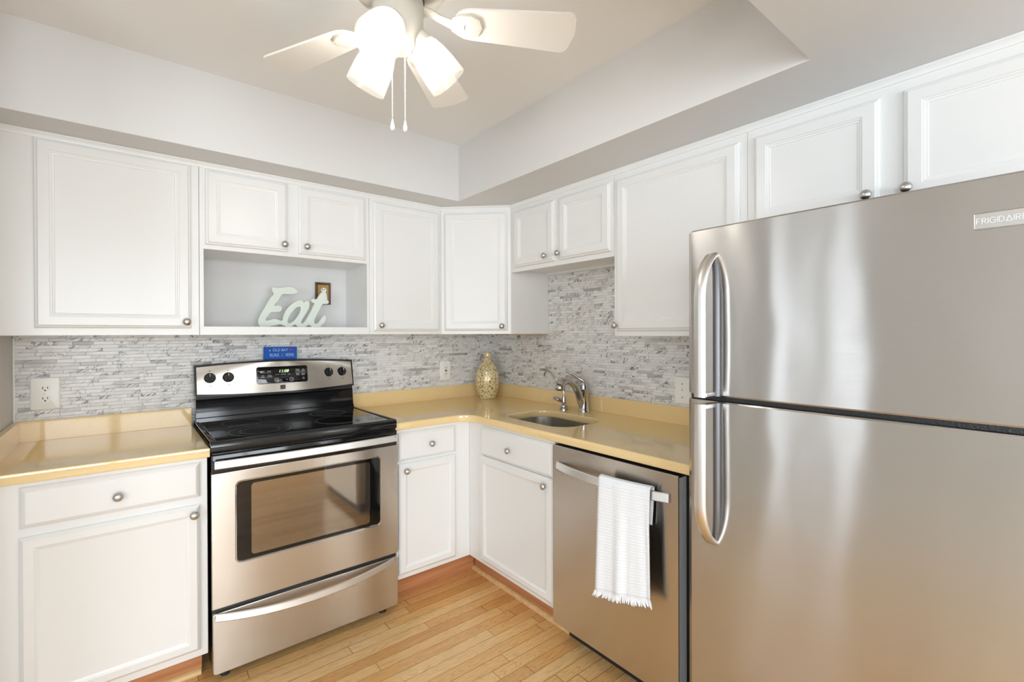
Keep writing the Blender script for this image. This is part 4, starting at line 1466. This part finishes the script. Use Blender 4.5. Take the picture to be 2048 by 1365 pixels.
# blade iron: a curved arm and a shield-shaped plate under the blade
tube(bm, [(0.060, 0, 0.030), (0.085, 0, 0.026), (0.115, 0, 0.008), (0.150, 0, -0.007), (0.18, 0, -0.009)], [0.018, 0.014, 0.013, 0.016, 0.012], 12, [0.006, 0.006, 0.006, 0.006, 0.004])
shield = [(0.145, -0.020), (0.165, -0.036), (0.195, -0.042), (0.222, -0.030), (0.232, 0.0), (0.222, 0.030), (0.195, 0.042), (0.165, 0.036), (0.145, 0.020)]
loft(bm, [[Vector((0.19 + (x - 0.19) * s_, y * s_, z)) for x, y in shield] for s_, z in ((1.0, -0.003), (1.0, -0.007), (0.93, -0.0105))])
ir_me = bpy.data.meshes.new('blade_iron')
bmesh.ops.recalc_face_normals(bm, faces=bm.faces)
bm.to_mesh(ir_me); bm.free()
first = None
for k_ in range(5):
    rot_ = Matrix.Rotation(ph0 + k_ * 2 * PI / 5, 4, 'Z') @ Matrix.Rotation(pitch, 4, 'X')
    if first is None:
        first = link_mesh('fan_blade', bl_me, M['blade'], fan)
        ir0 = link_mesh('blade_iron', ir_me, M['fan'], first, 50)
        bl = first
    else:
        bl = first.copy(); COL.objects.link(bl); bl.parent = fan
        ir = ir0.copy(); COL.objects.link(ir); ir.parent = bl
    bl.matrix_local = rot_

# three glass shades
sh_out = [(0.026, 0.000), (0.034, 0.006), (0.043, 0.022), (0.049, 0.045), (0.053, 0.075), (0.056, 0.112), (0.0565, 0.125)]
prof_s = sh_out + [(0.0545, 0.126)] + [(a - 0.003, b) for a, b in reversed(sh_out[:-1])]
bm = bmesh.new(); lathe(bm, prof_s, 36, None, False, False)
bmesh.ops.recalc_face_normals(bm, faces=bm.faces)
s_me = bpy.data.meshes.new('lamp_shade'); bm.to_mesh(s_me); bm.free()
bm = bmesh.new(); lathe(bm, [(0.0, -0.040), (0.016, -0.038), (0.026, -0.028), (0.033, -0.012), (0.036, 0.004), (0.037, 0.012), (0.034, 0.0125), (0.0, 0.010)], 32, None, False, False)
bmesh.ops.recalc_face_normals(bm, faces=bm.faces)
c_me = bpy.data.meshes.new('lamp_socket'); bm.to_mesh(c_me); bm.free()
bm = bmesh.new(); lathe(bm, [(0.0, 0.010), (0.012, 0.012), (0.013, 0.03), (0.020, 0.045), (0.026, 0.062), (0.025, 0.078), (0.016, 0.092), (0.0, 0.097)], 24, None, False, False)
bmesh.ops.recalc_face_normals(bm, faces=bm.faces)
b_me = bpy.data.meshes.new('light_bulb'); bm.to_mesh(b_me); bm.free()
sk0 = None
for az, tilt in ((-15, 42), (105, 42), (225, 42)):
    m_ = Matrix.Rotation(math.radians(az), 4, 'Z') @ Matrix.Translation((0.058, 0, -0.052)) @ Matrix.Rotation(PI - math.radians(tilt), 4, 'Y')
    if sk0 is None:
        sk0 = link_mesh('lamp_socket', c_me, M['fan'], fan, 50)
        sd0 = link_mesh('lamp_shade', s_me, M['shade'], sk0, 60)
        bb0 = link_mesh('light_bulb', b_me, M['bulb'], sk0, 60)
        sk = sk0
    else:
        sk = sk0.copy(); COL.objects.link(sk); sk.parent = fan
        a_ = sd0.copy(); COL.objects.link(a_); a_.parent = sk
        a_ = bb0.copy(); COL.objects.link(a_); a_.parent = sk
    sk.matrix_local = m_

# pull chains
for cx_, cy_, zt_, zb_ in ((-0.027, -0.022, -0.080, -0.290), (0.014, -0.013, -0.080, -0.279)):
    bm = bmesh.new()
    n = int((zt_ - zb_) / 0.0046)
    for i in range(n):
        bmesh.ops.create_icosphere(bm, subdivisions=1, radius=0.0021, matrix=Matrix.Translation((cx_, cy_, zt_ - i * 0.0046)))
    tube(bm, [(cx_, cy_, zt_ + 0.01), (cx_, cy_, zb_)], 0.0006, 6)
    ch = finish('pull_chain', bm, M['plate'], fan, 60)
    bm = bmesh.new()
    lathe(bm, [(0.0, 0.0), (0.002, 0.0), (0.003, -0.006), (0.006, -0.018), (0.0062, -0.024), (0.004, -0.030), (0.0, -0.031)], 14, Matrix.Translation((cx_, cy_, zb_ + 0.001)), False, False)
    finish('pull_knob', bm, M['white_print'], ch, 60)
